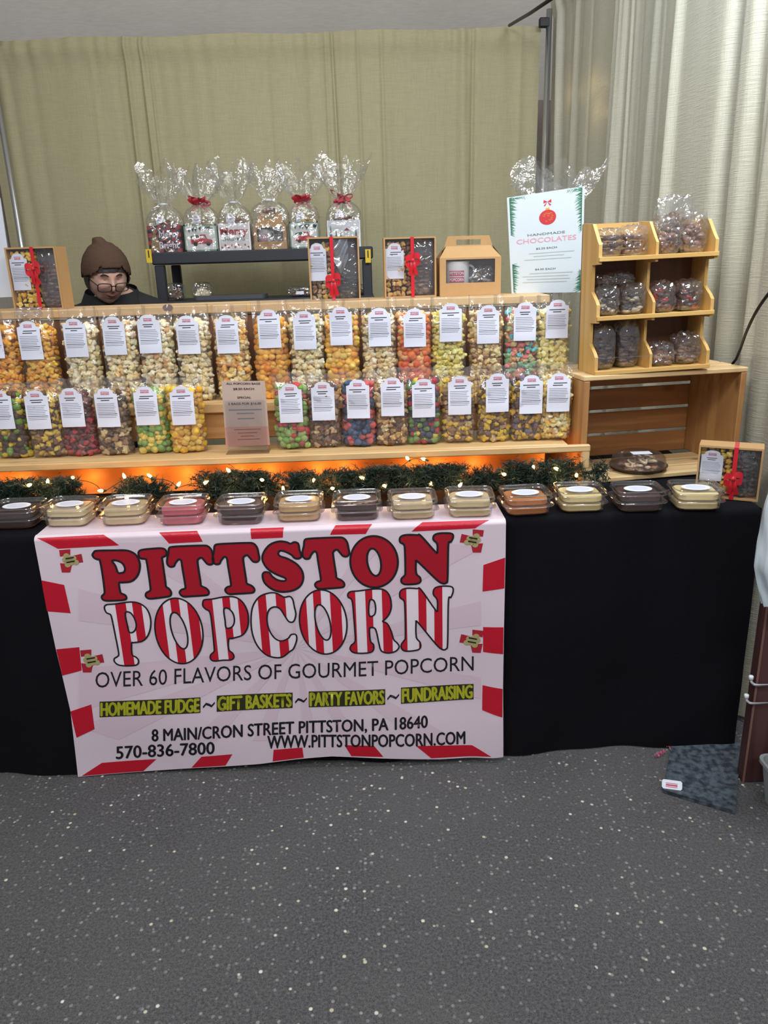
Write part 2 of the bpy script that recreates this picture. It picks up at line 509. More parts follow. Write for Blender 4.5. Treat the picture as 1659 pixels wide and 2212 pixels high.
stone = mth('MULTIPLY', mapr(v1.outputs['Distance'], .22, .36, 1, 0), mapr(sep.outputs[0], .64, .72))
base = mixc(stone, base, mixc(sep.outputs[1], (150, 147, 142), (104, 104, 110)))
v2 = vor(46)
sep2 = N('ShaderNodeSeparateColor'); L(v2.outputs['Color'], sep2.inputs[0])
st2 = mth('MULTIPLY', mapr(v2.outputs['Distance'], .14, .23, 1, 0), mapr(sep2.outputs[0], .86, .90))
base = mixc(st2, base, mixc(sep2.outputs[1], (225, 222, 210), (190, 182, 150)))
L(base, p.inputs['Base Color']); p.inputs['Roughness'].default_value = .82; p.inputs['Specular IOR Level'].default_value = .3
b = N('ShaderNodeBump'); b.inputs['Strength'].default_value = .7; b.inputs['Distance'].default_value = .004
L(mth('ADD', noi(170, 4).outputs[0], mth('MULTIPLY', v1.outputs['Distance'], -.5)), b.inputs['Height']); L(b.outputs[0], p.inputs['Normal'])
ASPHALT = m
def fl(u, v):
    x = -6+12*u; y = -4.5+9.5*v
    return (x, y, 0)
obj('floor', MB().grid(fl, 2, 2), ASPHALT)['kind'] = 'structure'

# tent roof
TENT = cloth('tent_vinyl', (198, 193, 184), .6, .05, tr=.5)
def roof(u, v):
    x = -5+10*u; y = 3.6-6.6*v
    z = 2.36+1.45*v-.05*math.sin(u*PI*6)**2*v + .012*noise.noise(Vector((x*1.7, y*1.7, 0)))
    return (x, y, z)
obj('ceiling', MB().grid(roof, 60, 30), TENT, smooth=True)['kind'] = 'structure'
TENTW = cloth('tent_wall_vinyl', (176, 164, 158), .6, .05)
obj('wall_back', MB().grid(lambda u, v: (-5+10*u, 3.6+.03*math.sin(u*40), 2.5*v), 60, 3), TENTW, smooth=True)['kind'] = 'structure'

# ================================================================== DRAPES AND PIPES
def drape(name, label, P0, P1, z1, z0, mat, seed, amp=.022, folds=16, pocket=.09, lean=0, flare=1.0, nu=520):
    P0 = Vector(P0); P1 = Vector(P1); d = (P1-P0); Ln = d.length; d.normalize(); nrm = Vector((d.y, -d.x, 0))
    rr = random.Random(seed)
    fold = [(rr.random(), rr.uniform(.006, .022), rr.uniform(-1, 1.0), rr.uniform(-.03, .03)) for _ in range(folds)]
    big = [(rr.uniform(1.5, 5), rr.uniform(0, 6.28), rr.uniform(.2, .6)) for _ in range(3)]
    def fn(u, v):
        s = u*Ln; z = z1+(z0-z1)*v; h = z1-z
        o = 0
        for c, wd, a, sl in fold:
            cc = c*Ln+sl*v*1.4; k = (s-cc)/(wd*(1+.8*v)); o += a*math.exp(-k*k)*amp*(.5+v*.7)
        for fr, ph, a in big: o += amp*a*math.sin(fr*s*2+ph+v*.6)*(.3+.7*v)
        pk = math.exp(-(h/pocket)**2)
        o += .004*pk*math.sin(s*95+3*math.sin(s*9)) + .0025*math.sin(s*60+4*math.sin(s*7))*math.exp(-h/.5)
        if h < pocket: o += .020*math.sin(h/pocket*PI)
        return tuple(P0+d*s+nrm*(o+lean*v)+Vector((0, 0, z-(.004*math.sin(s*9) if h < .01 else 0))))
    o = obj(name, MB().grid(fn, nu, 70), mat, smooth=True)
    return tag(o, label, 'curtain')
KHAKI = cloth('khaki_drape', (175, 167, 134), .7, .35, .25)
SATIN = cloth('champagne_satin_drape', (184, 178, 158), .40, 1.0, .5, sheen=.2)
GREYD = cloth('grey_beige_drape', (158, 152, 142), .6, .3, .3)
YB = 2.25
XL_, XR_ = -1.70, .925
drape('drape_curtain', 'wide khaki pipe-and-drape curtain hanging behind the whole stall', (-1.78, YB, 0), (.900, YB, 0), 2.445, .03, KHAKI, 3, amp=.030, folds=26, nu=560)
drape('drape_curtain', 'shiny pale champagne curtain along the right side of the stall', (.965, 2.3, 0), (1.218, -.06, 0), 2.60, .02, SATIN, 12, amp=.05, folds=40, nu=620)
drape('drape_curtain', 'narrow grey-beige curtain beyond the pole at the left edge', (-2.35, .9, 0), (-1.80, 2.27, 0), 2.46, .03, GREYD, 21, amp=.03, folds=8, nu=160)
for x, lb in ((XL_, 'slim steel upright pole standing at the left of the khaki curtain'), (XR_, 'slim steel upright pole at the corner between khaki and champagne curtains')):
    t = thing('drape_pole', lb, 'pole', (x, YB-.06, 0))
    obj('tube', MB().tube([(0, 0, 0), (0, 0, 2.50)], .014, 12), CHROME, t, True)
    obj('base_plate', MB().box((0, 0, .004), (.30, .2, .008), .002), plain('steel_plate', (90, 90, 94), .5, metal=.6), t)
    obj('hook_bracket', MB().box((-.022 if x > 0 else .022, 0, 2.445), (.05, .03, .04), .004), DARK, t)
tag(obj('crossbar', MB().tube([(-1.665, YB+.030, 2.41), (.865, YB+.030, 2.41)], .010, 10), CHROME, smooth=True), 'steel crossbar inside the top hem of the khaki curtain', 'rod')
P = at(1100, 55, 1, 2.2); Q = at(1205, -12, 1, 1.2)
tag(obj('strap', MB().tube([P, (P+Q)/2+np.array([0, 0, -.004]), Q], .007, 6), DARK, smooth=True), 'thin dark strut running up under the tent roof near the corner pole', 'strut')

# ================================================================== TABLE + CLOTH
TX0, TX1, TD, TZ = -1.37, 1.045, .78, .74
t = thing('folding_table', 'long folding table hidden under the black tablecloth', 'table', (0, 0, 0))
obj('tabletop', MB().box(((TX0+TX1)/2, TD/2, TZ-.020), (TX1-TX0-.02, TD-.02, .03), .004), plain('table_white', (200, 200, 200), .6), t)
for x in (TX0+.2, TX1-.2):
    for y in (.1, TD-.1):
        obj('leg', MB().tube([(x, y, 0), (x, y, TZ-.036)], .013, 8), plain('table_steel', (120, 120, 125), .4, metal=.7), t, True)
BLACK = cloth('black_cloth', (17, 17, 22), .85, .3, .12)
def tc_fn(u, v):
    # v: 0..1 goes back edge -> over the top -> down the front
    s = v*(TD+TZ-.012)
    x = TX0-.004+(TX1-TX0+.012)*u
    if s < TD-.012:
        y = TD-s; z = TZ-.002+.0012*math.sin(x*7)*math.sin(s*11)
        return (x, y, z)
    s2 = s-(TD-.012)
    if s2 < .018:
        a = s2/.018*PI/2; return (x, .012-.012*math.sin(a)-.002, TZ-.002-.012*(1-math.cos(a)))
    h = s2-.018
    k = min(1, h/.5)
    y = -.003-k*(.011*math.sin(x*6+.5)+.007*math.sin(x*14+2*h)+.004*math.sin(x*31+1))-.010*k
    y -= .004*noise.noise(Vector((x*4+h*3, h*5, 1)))*k*2
    return (x, y, max(.004, TZ-.014-h))
cl = obj('tablecloth', MB().grid(tc_fn, 220, 130), BLACK, smooth=True)
mb = MB()
for sx, xx in ((-1, TX0-.004), (1, TX1+.008)):
    mb.grid(lambda u, v: (xx+sx*(.003+.010*v*math.sin(u*20)), TD*u, TZ-.004-(TZ-.01)*v), 40, 20)
obj('side_drop', mb, BLACK, cl, True)
tag(cl, 'black cloth covering the long table and hanging to the asphalt', 'tablecloth')

# ================================================================== BANNER
YBN = -.040
def b_off(x, z):
    k = min(1, max(0, (TZ-z)/.6))
    return -(.004*math.sin(x*5+1.2)+.003*math.sin(x*11+z*7))*k-.002*math.sin(z*16+x*2)*k - .012*k*k*math.exp(-((x-.34)/.05)**2)
def ban(x, z, lift=0.0):
    """banner surface: hangs down the front and folds back over the table edge"""
    if z <= .730:
        return (x, YBN+b_off(x, z)-lift, z)
    s = z-.730; R_ = .022; q = s/(R_*PI/2)
    if q <= 1:
        a = q*PI/2
        return (x, YBN+R_*(1-math.cos(a))-lift*math.cos(a)+b_off(x, .73), .730+R_*math.sin(a)-.010*q+lift*math.sin(a))
    return (x, YBN+R_+(s-R_*PI/2), .742+lift)
def bpx(px, py):
    P = at(px, py, 1, YBN); return (P[0], P[2])
BL = [bpx(x, y) for x, y in ((70, 1150), (90, 1253), (120, 1403), (152, 1537), (168, 1679))]
BR = [bpx(x, y) for x, y in ((1093, 1122), (1092, 1204), (1088, 1353), (1086, 1486), (1086, 1631))]
BB = [bpx(x, y) for x, y in ((168, 1679), (300, 1671), (420, 1661), (560, 1651), (640, 1641), (715, 1634), (820, 1636), (950, 1637), (1086, 1631))]
xl = np.mean([p[0] for p in BL]); xr = np.mean([p[0] for p in BR])
def zbot(x): return float(np.interp(x, [p[0] for p in BB], [p[1] for p in BB]))
def bgrid(u, v):
    top = .730+.022*PI/2+.135
    if v < .12: z = top-(.135-.003)*v/.12
    elif v < .35: z = .730+.022*PI/2+.003-(.022*PI/2+.006)*(v-.12)/.23
    else:
        x = xl+(xr-xl)*u; z = .727+(zbot(x)-.727)*(v-.35)/.65
    zz = min(z, .72)
    a = float(np.interp(zz, [p[1] for p in BL[::-1]], [p[0] for p in BL[::-1]])); b_ = float(np.interp(zz, [p[1] for p in BR[::-1]], [p[0] for p in BR[::-1]]))
    return ban(a+(b_-a)*u, z)
VINYL = plain('banner_vinyl', (228, 209, 219), .42, bump=.12, bscale=500)
banner = tag(obj('banner', MB().grid(bgrid, 120, 150), VINYL, smooth=True), 'white and red vinyl banner for popcorn hanging over the front of the table', 'banner')
def bprint(name, shapes, mat, lift):
    mb = MB()
    for v, t in shapes:
        v, t = subdiv(v, t, .006 if max(q[1] for q in v) > .715 else .03)
        mb.add([ban(x, z, lift) for x, z in v], t)
    return obj(name, mb, mat, banner, True)
def quadpx(q): 
    P = [bpx(*a) for a in q]; return (P, [(0, 1, 2), (0, 2, 3)])
BRED = plain('banner_red', (196, 20, 44), .4); BDRED = plain('banner_letter_red', (170, 18, 38), .42)
BWHITE = plain('banner_white', (240, 226, 234), .4); BPALE = plain('banner_pale_ray', (222, 198, 210), .42)
# pale rays
ctr = (640, 1400); rays = []
for a0, a1, r in ((-172, -163, 480), (-198, -186, 470), (-148, -138, 300), (150, 158, 420), (128, 136, 260), (104, 113, 215), (78, 86, 215), (57, 65, 240), (32, 40, 330), (10, 17, 430), (-16, -8, 430), (-38, -31, 320), (-60, -53, 250), (-100, -92, 220)):
    pts = [ctr]
    for a in (a0, a1):
        an = math.radians(a); ux, uy = math.cos(an), math.sin(an)*.9; rr_ = 1e9
        for lim, comp, c in ((1040, ux, ctr[0]), (175, -ux, 0)):
            pass
        if ux > 0: rr_ = min(rr_, (1038-ctr[0])/ux)
        if ux < 0: rr_ = min(rr_, (ctr[0]-170)/-ux)
        if uy > 0: rr_ = min(rr_, (1600-ctr[1])/uy)
        if uy < 0: rr_ = min(rr_, (ctr[1]-1172)/-uy)
        pts.append((ctr[0]+ux*rr_, ctr[1]+uy*rr_))
    P = [bpx(*q) for q in pts]; rays.append((P, [(0, 1, 2)]))
for q in rays: bprint('pale_ray', [q], BPALE, .0006)
for q in (
    ((78, 1160), (222, 1152), (258, 1178), (125, 1185)), ((342, 1147), (424, 1143), (438, 1170), (365, 1174)),
    ((540, 1138), (612, 1135), (611, 1161), (543, 1164)), ((725, 1130), (804, 1128), (790, 1153), (713, 1155)),
    ((913, 1124), (1058, 1119), (1026, 1141), (889, 1148)),
    ((90, 1253), (139, 1263), (153, 1324), (102, 1320)), ((121, 1403), (171, 1398), (176, 1449), (134, 1460)), ((152, 1537), (197, 1522), (204, 1576), (165, 1594)),
    ((1044, 1220), (1091, 1204), (1089, 1270), (1042, 1277)), ((1043, 1353), (1087, 1353), (1086, 1411), (1043, 1407)), ((1042, 1479), (1085, 1486), (1084, 1546), (1041, 1532)),
    ((219, 1650), (337, 1642), (308, 1669), (176, 1677)), ((435, 1635), (502, 1629), (487, 1654), (413, 1660)), ((591, 1620), (653, 1615), (656, 1637), (589, 1645)),
    ((744, 1608), (808, 1608), (828, 1632), (759, 1632)), ((898, 1607), (1019, 1607), (1060, 1629), (931, 1634))):
    bprint('border_block', [quadpx(q)], BRED, .0009)
# big letters, outlines in crop units (A: origin 60,1120  B: origin 560,1120  scale 2.9625)
KA, KB = 0, 1481
def cv(pts, o): return [(60+(x+o)/2.9625, 1120+y/2.9625) for x, y in pts]
def ell(cx, cy, rx, ry, tilt, n=26):
    c, s = math.cos(math.radians(tilt)), math.sin(math.radians(tilt))
    return [(cx+rx*math.cos(a)*c-ry*math.sin(a)*s, cy+rx*math.cos(a)*s+ry*math.sin(a)*c) for a in [2*PI*i/n for i in range(n)]]
gP = [(425,215),(445,205),(560,203),(640,205),(695,235),(718,295),(705,360),(665,400),(610,408),(585,412),(592,465),(600,478),(625,490),(632,510),(615,520),(560,524),(500,524),(478,512),(476,495),(490,480),(492,455),(478,350),(462,268),(445,260),(425,250),(415,232)]
hP = [(540,270),(570,268),(605,285),(622,315),(618,340),(600,347),(578,345),(560,300)]
gI = [(710,215),(730,200),(800,192),(860,190),(885,205),(885,235),(860,250),(862,270),(880,400),(885,435),(905,450),(918,475),(910,495),(880,502),(800,512),(770,510),(755,495),(760,475),(782,462),(785,440),(770,330),(760,270),(752,258),(725,255),(712,240)]
gT = [(905,190),(930,180),(1020,175),(1110,172),(1150,175),(1175,200),(1185,240),(1190,275),(1175,293),(1150,290),(1130,268),(1112,250),(1090,262),(1088,290),(1105,400),(1110,430),(1140,445),(1158,465),(1155,485),(1130,492),(1040,498),(1000,500),(978,488),(972,470),(985,455),(1005,448),(1008,430),(990,320),(982,270),(965,262),(945,285),(935,305),(910,308),(893,290),(892,260),(900,225)]
gS = [(45,190),(80,160),(130,145),(175,150),(200,160),(225,150),(250,160),(258,200),(270,240),(250,255),(225,250),(205,230),(165,210),(135,205),(122,222),(135,240),(180,255),(240,290),(275,335),(282,385),(262,430),(215,458),(150,467),(95,455),(55,430),(30,400),(22,360),(35,342),(65,345),(85,370),(120,392),(160,398),(172,388),(160,375),(110,355),(55,320),(25,275),(22,235)]
gN = [(900,125),(915,110),(950,103),(1010,105),(1035,110),(1130,215),(1140,205),(1138,160),(1115,135),(1118,108),(1145,95),(1200,92),(1235,98),(1240,120),(1225,150),(1210,165),(1205,380),(1195,410),(1170,412),(1130,385),(1015,275),(1003,280),(1005,350),(1028,375),(1032,400),(1010,415),(940,420),(912,408),(910,385),(928,365),(935,345),(932,200),(925,165),(902,150)]
gP1 = [(492,570),(505,550),(560,545),(650,533),(710,540),(760,575),(785,635),(785,700),(765,755),(730,785),(680,793),(665,798),(668,870),(690,885),(708,905),(705,930),(680,940),(620,942),(578,935),(555,915),(555,895),(575,882),(582,860),(560,740),(540,640),(530,612),(505,600)]
hP1 = [(625,605),(655,600),(685,640),(695,690),(680,722),(652,728),(640,690)]
gP2 = [(1120,540),(1130,520),(1180,515),(1260,500),(1330,503),(1380,540),(1410,610),(1408,690),(1375,745),(1310,768),(1285,775),(1285,840),(1310,865),(1318,890),(1300,908),(1250,910),(1190,915),(1168,900),(1170,875),(1190,855),(1192,830),(1178,680),(1165,600),(1140,580),(1122,562)]
hP2 = [(1255,580),(1285,575),(1315,610),(1322,660),(1305,695),(1270,700),(1262,650)]
gC = [(160,500),(195,495),(215,515),(225,560),(235,610),(220,655),(190,655),(165,620),(135,575),(100,562),(65,580),(50,630),(60,700),(95,760),(140,782),(185,765),(205,740),(235,740),(240,775),(220,830),(195,850),(150,885),(100,890),(40,870),(-15,810),(-45,730),(-52,640),(-40,560),(0,500),(60,475),(110,475)]
gR = [(568,480),(585,465),(640,460),(740,448),(800,455),(835,495),(845,560),(830,610),(800,645),(790,655),(820,670),(845,720),(860,770),(880,790),(895,815),(880,840),(850,853),(815,855),(780,840),(765,790),(750,720),(735,695),(710,695),(705,715),(712,780),(730,800),(732,830),(715,850),(660,857),(605,852),(582,830),(590,805),(608,790),(615,760),(605,620),(598,540),(588,510),(570,500)]
hR = [(708,520),(735,525),(745,570),(738,610),(710,622),(700,590)]
gN2 = [(x, 430+(y-92)*415/328) for x, y in gN]
sh = lambda g, dx, dy: [(x+dx, y+dy) for x, y in g]
row1 = [([gP, hP], KA), ([gI], KA), ([gT], KA), ([sh(gT, 292, -17)], KA), ([gS], KB), ([sh(gT, -614, -52)], KB), ([ell(735, 275, 152, 164, -8), ell(735, 278, 43, 88, -10)], KB), ([gN], KB)]
row2 = [([gP1, hP1], KA, 700, [(582,650),(690,748)]), ([ell(967, 720, 150, 213, -12), ell(967, 718, 46, 122, -17)], KA, 720, [(812,885),(935,990),(1040,1105)]),
        ([gP2, hP2], KA, 690, [(1110,1198),(1262,1310),(1360,1415)]), ([gC], KB, 680, [(5,58),(120,180)]),
        ([ell(410, 658, 150, 206, -9), ell(408, 660, 45, 116, -14)], KB, 660, [(245,310),(355,405),(462,530)]),
        ([gR, hR], KB, 660, [(555,622),(685,730),(790,850)]), ([gN2], KB, 640, [(885,945),(1020,1070),(1120,1172)])]
for loops, o in row1:
    L2 = [catmull([bpx(*q) for q in cv(lp, o)], 4) for lp in loops]
    v, tr = fill(L2)
    bprint('red_letter', [(v, tr)], BDRED, .0012)
    for lp in L2: bprint('letter_outline', [strokeband(lp, .0056)], INK, .0016)
for loops, o, vv, iv in row2:
    L2 = [catmull([bpx(*q) for q in cv(lp, o)], 4) for lp in loops]
    v, tr = fill(L2)
    bprint('striped_letter', [(v, tr)], BWHITE, .0012)
    reds = []
    for a, c in iv:
        x0 = bpx(*cv([(a, vv)], o)[0])[0]; x1 = bpx(*cv([(c, vv)], o)[0])[0]
        for v_i, t_i in islands(*clipx(v, tr, x0, x1)):
            us = sorted({k for q in t_i for k in q}); mp_ = {k: i for i, k in enumerate(us)}
            bprint('letter_stripe', [([v_i[k] for k in us], [tuple(mp_[k] for k in q) for q in t_i])], BRED, .0016)
    for lp in L2: bprint('letter_outline', [strokeband(lp, .0044)], INK, .0020)
def btext(name, body, x0, y0, x1, y1, h0, h1, off, mat, lift, outline=None):
    """text between two photo points on the banner (baseline), capital heights h0/h1"""
    def mk(off_, grow):
        v, tr, asp = text_tris(body, off_)
        P = []
        for a, b_ in v:
            hh = h0+(h1-h0)*a
            P.append(bpx(x0+(x1-x0)*a, y0+(y1-y0)*a-b_*hh))
        return P, tr
    P, tr = mk(0, 0); s_ = off*.042
    bprint(name, [([(x+a*s_, z+b_*s_) for x, z in P], tr) for a, b_ in (((0, 0),) if off < .01 else ((-1, 0), (1, 0), (0, .8), (0, -.8)))], mat, lift)
btext('banner_tagline', 'OVER 60 FLAVORS OF GOURMET POPCORN', 206, 1486, 1023, 1448, 33, 31, .004, INK, .0012)
OLIVE = plain('banner_olive', (176, 176, 40), .45)
for body, x0, x1 in (('HOMEMADE FUDGE', 218, 430), ('GIFT BASKETS', 471, 629), ('PARTY FAVORS', 670, 829), ('FUNDRAISING', 869, 1020)):
    ya = 1547-(x0-218)*.0495; yb = 1547-(x1-218)*.0495
    P = [bpx(x0-3, ya+3), bpx(x1+3, yb+3), bpx(x1+3, yb-30), bpx(x0-3, ya-31)]
    bprint('olive_word_backing', [(P, [(0, 1, 2), (0, 2, 3)])], plain('banner_word_dark', (44, 42, 20), .5), .0010)  # dark print behind the olive words, for their black outline
    btext('olive_word', body, x0, ya, x1, yb, 28, 27, .045, OLIVE, .0015)
for xa in (438, 637, 836):
    ya = 1526-(xa-438)*.0495
    v = [(xa, ya), (xa+7, ya-8), (xa+14, ya-6), (xa+19, ya-3), (xa+26, ya-10), (xa+26, ya-6), (xa+19, ya+2), (xa+13, ya-1), (xa+7, ya-3), (xa+1, ya+4)]
    bprint('tilde', [fill([[bpx(*q) for q in v]])], INK, .0012)
btext('banner_address', '8 MAIN/CRON STREET PITTSTON, PA 18640', 328, 1602, 923, 1568, 26, 25, .028, INK, .0012)
btext('banner_web_address', 'WWW.PITTSTONPOPCORN.COM', 578, 1617, 1004, 1604, 27, 26, .028, INK, .0012)
btext('banner_phone_number', '570-836-7800', 250, 1642, 463, 1628, 27, 26, .028, INK, .0012)
BUTTER = plain('banner_popcorn_print', (176, 164, 110), .5)
for cx, cy, s in ((150, 1210, 1), (195, 1427, 1), (1023, 1167, -1), (1022, 1383, -1)):
    red = [([bpx(cx+s*a, cy+b_) for a, b_ in q], [(0, 1, 2), (0, 2, 3)]) for q in (((-22, -22), (2, -24), (2, -12), (-20, -8)), ((-20, 6), (6, 8), (2, 26), (-16, 26)), ((8, -10), (26, -14), (30, 4), (14, 6)))]
    bprint('popcorn_emblem_red', red, plain('emblem_red', (176, 34, 50), .45), .0012)
    bl = []
    for k in range(9):
        a = k*2.4; r = 3+k*1.5
        c = (cx+s*r*math.cos(a), cy+r*math.sin(a)*.8)
        lp = [bpx(c[0]+7*math.cos(q), c[1]+6*math.sin(q)) for q in [i*PI/4 for i in range(8)]]
        bl.append(fill([lp]))
    bprint('popcorn_emblem_kernels', bl, BUTTER, .0016)
    bprint('popcorn_emblem_lettering', [([bpx(cx+s*a, cy+b_) for a, b_ in q], [(0, 1, 2), (0, 2, 3)]) for q in (((-8, -5), (10, -8), (10, -5), (-8, -2)), ((-6, 3), (12, 0), (12, 3), (-6, 6)))], INK, .0020)
#@@PART2
# ================================================================== FOOD GENERATORS
def ico(level):
    t = (1+5**.5)/2
    v = [(-1, t, 0), (1, t, 0), (-1, -t, 0), (1, -t, 0), (0, -1, t), (0, 1, t), (0, -1, -t), (0, 1, -t), (t, 0, -1), (t, 0, 1), (-t, 0, -1), (-t, 0, 1)]
    f = [(0, 11, 5), (0, 5, 1), (0, 1, 7), (0, 7, 10), (0, 10, 11), (1, 5, 9), (5, 11, 4), (11, 10, 2), (10, 7, 6), (7, 1, 8), (3, 9, 4), (3, 4, 2), (3, 2, 6), (3, 6, 8), (3, 8, 9), (4, 9, 5), (2, 4, 11), (6, 2, 10), (8, 6, 7), (9, 8, 1)]
    v = [np.array(p)/np.linalg.norm(p) for p in v]
    for _ in range(level):
        c = {}; g = []
        def mid(a, b):
            k = (min(a, b), max(a, b))
            if k not in c: p = v[a]+v[b]; v.append(p/np.linalg.norm(p)); c[k] = len(v)-1
            return c[k]
        for a, b, d in f:
            x, y, z = mid(a, b), mid(b, d), mid(d, a); g += [(a, x, z), (b, y, x), (d, z, y), (x, y, z)]
        f = g
    return np.array(v), np.array(f)
ICO = {l: ico(l) for l in (1, 2, 3)}
NR = np.random.default_rng(5)
def kernel_templates(level, n, lobes, depth):
    V, F = ICO[level]; o = []
    for _ in range(n):
        d = NR.normal(size=(lobes, 3)); d /= np.linalg.norm(d, axis=1, keepdims=True)
        q = np.max(np.exp(7*(V@d.T-1)), axis=1)
        o.append((V*(1-depth+depth*1.35*q)[:, None], F))
    return o
KT = {2: kernel_templates(2, 7, 7, .42), 1: kernel_templates(1, 5, 5, .35)}
RT = {2: kernel_templates(2, 4, 9, .14), 1: kernel_templates(1, 4, 9, .12)}
CT = kernel_templates(2, 5, 6, .2)

def rotm(n):
    q = NR.normal(size=(n, 4)); q /= np.linalg.norm(q, axis=1, keepdims=True); w_, x, y, z = q.T
    return np.stack([1-2*(y*y+z*z), 2*(x*y-z*w_), 2*(x*z+y*w_), 2*(x*y+z*w_), 1-2*(x*x+z*z), 2*(y*z-x*w_), 2*(x*z-y*w_), 2*(y*z+x*w_), 1-2*(x*x+y*y)], 1).reshape(n, 3, 3)

def pieces_mesh(name, items, mat, rotate=True):
    """items: (position, (sx, sy, sz), colour, template)"""
    if not items: items = [((0, 0, 0), (.001,)*3, (.5, .5, .5), CT[0])]
    n = len(items); R_ = rotm(n)
    VV = []; FF = []; CC = []; k = 0
    for i, (p, s, c, (V, F)) in enumerate(items):
        W_ = (V@R_[i].T if rotate else V)*np.array(s)+np.array(p); W_[:, 2] = np.maximum(W_[:, 2], .0012)
        VV.append(W_); FF.append(F+k); k += len(V)
        cc = np.ones((len(V), 4)); cc[:, :3] = c; CC.append(cc)
    V = np.concatenate(VV); F = np.concatenate(FF); C_ = np.concatenate(CC)
    me = bpy.data.meshes.new(name)
    me.vertices.add(len(V)); me.vertices.foreach_set('co', V.ravel())
    me.loops.add(len(F)*3); me.loops.foreach_set('vertex_index', F.ravel().astype(np.int32))
    me.polygons.add(len(F)); me.polygons.foreach_set('loop_start', np.arange(0, len(F)*3, 3, dtype=np.int32))
    me.polygons.foreach_set('use_smooth', np.ones(len(F), bool))
    me.update(calc_edges=True)
    a = me.color_attributes.new('Col', 'FLOAT_COLOR', 'POINT'); a.data.foreach_set('color', C_.ravel().astype(np.float32))
    me.materials.append(mat)
    return me
def pick(pal, x, z, zone=None):
    if zone: return zone(x, z)
    r = RND.random()*sum(w_ for _, w_ in pal)
    for c, w_ in pal:
        r -= w_
        if r <= 0: break
    k = RND.uniform(.86, 1.12); l = lin(c)
    return tuple(min(1, v*k*RND.uniform(.95, 1.05)) for v in l)

def sup(th, a, b, e=3.2):
    co, si = math.cos(th), math.sin(th); k = (abs(co)**e+abs(si)**e)**(-1/e)
    return a*co*k, b*si*k

def popcorn_items(a, b, h, pal, r, round_=False, seed=0, zone=None):
    """pieces packed just inside a pouch a x b (half sizes) and h high"""
    it = []; z = r*1.35; row = 0
    T2 = (RT if round_ else KT)[2]; T1 = (RT if round_ else KT)[1]
    while z < h:
        tap = 1 if z < h*.82 else 1-.55*((z-h*.82)/(h*.18))
        aa, bb = a-r*.8, max(r*.4, (b-r*.8)*tap)
        per = 0; last = sup(0, aa, bb); th = (row % 2)*.12; n = 0
        pts = []
        K = 160
        ph_ = RND.random()*6.28; ring = [sup(2*PI*i/K+ph_, aa, bb) for i in range(K)]
        acc = 0
        for i in range(K):
            p0, p1 = ring[i-1], ring[i]; acc += math.hypot(p1[0]-p0[0], p1[1]-p0[1])
            if acc > r*1.62: acc = 0; pts.append(p1)
        for x, y in pts:
            if y > bb*.55 and abs(x) < aa*.8: continue      # never seen: back face
            rr = r*RND.uniform(.72, 1.26)
            front = y < 0
            T = (T2 if front else T1)
            it.append(((x+RND.uniform(-.4, .4)*r, y+RND.uniform(-.1, .4)*r, z+RND.uniform(-.5, .5)*r), (rr, rr*RND.uniform(.75, 1), rr*RND.uniform(.8, 1)), pick(pal, x, z), RND.choice(T)))
        # heart of the row
        for x in np.arange(-aa+1.5*r, aa-r, 2.2*r):
            it.append(((x+RND.uniform(-.5, .5)*r, -bb*.35, z+RND.uniform(-.4, .4)*r), (r*1.3,)*3, pick(pal, x, z), T1[0])); it.append(((x, bb*.4, z), (r*1.3,)*3, pick(pal, x, z), T1[1]))
        z += r*1.42; row += 1
    return it

def pouch_mesh(a, b, H, hc, seed):
    """clear pouch: puffed body that flattens into a crimped header"""
    mb = MB(); nv = 26; nu = 44; rr = random.Random(seed)
    ph = [rr.uniform(0, 6.28) for _ in range(4)]
    def fn(u, v):
        z = H*v; th = 2*PI*u
        if z < hc*.80: kb = 1; ka = 1
        else:
            q = min(1, (z-hc*.80)/(H*.93-hc*.80)); kb = max(.03, (1-q)**1.1); ka = 1+.04*q
        bot = min(1, .35+z/.012) if z < .012 else 1
        x, y = sup(th, (a+.0015)*ka*(.9+.1*bot), (b+.0015)*kb*bot)
        w_ = .0016*math.sin(z*160+th*3+ph[0])+.0011*math.sin(th*9+ph[1]+z*70)
        x += w_*.5; y += w_*(1 if z < hc*.8 else .5)
        if z > hc*.8:
            q = (z-hc*.8)/(H-hc*.8); y += .010*q*math.sin(x/a*3.2+ph[2])+.006*q*math.sin(x/a*8+ph[3])
        return (x, y, z)
    mb.grid(fn, nu, nv)
    me = mb.mesh('film', BAGFILM, True)
    return me
POUCH = {}
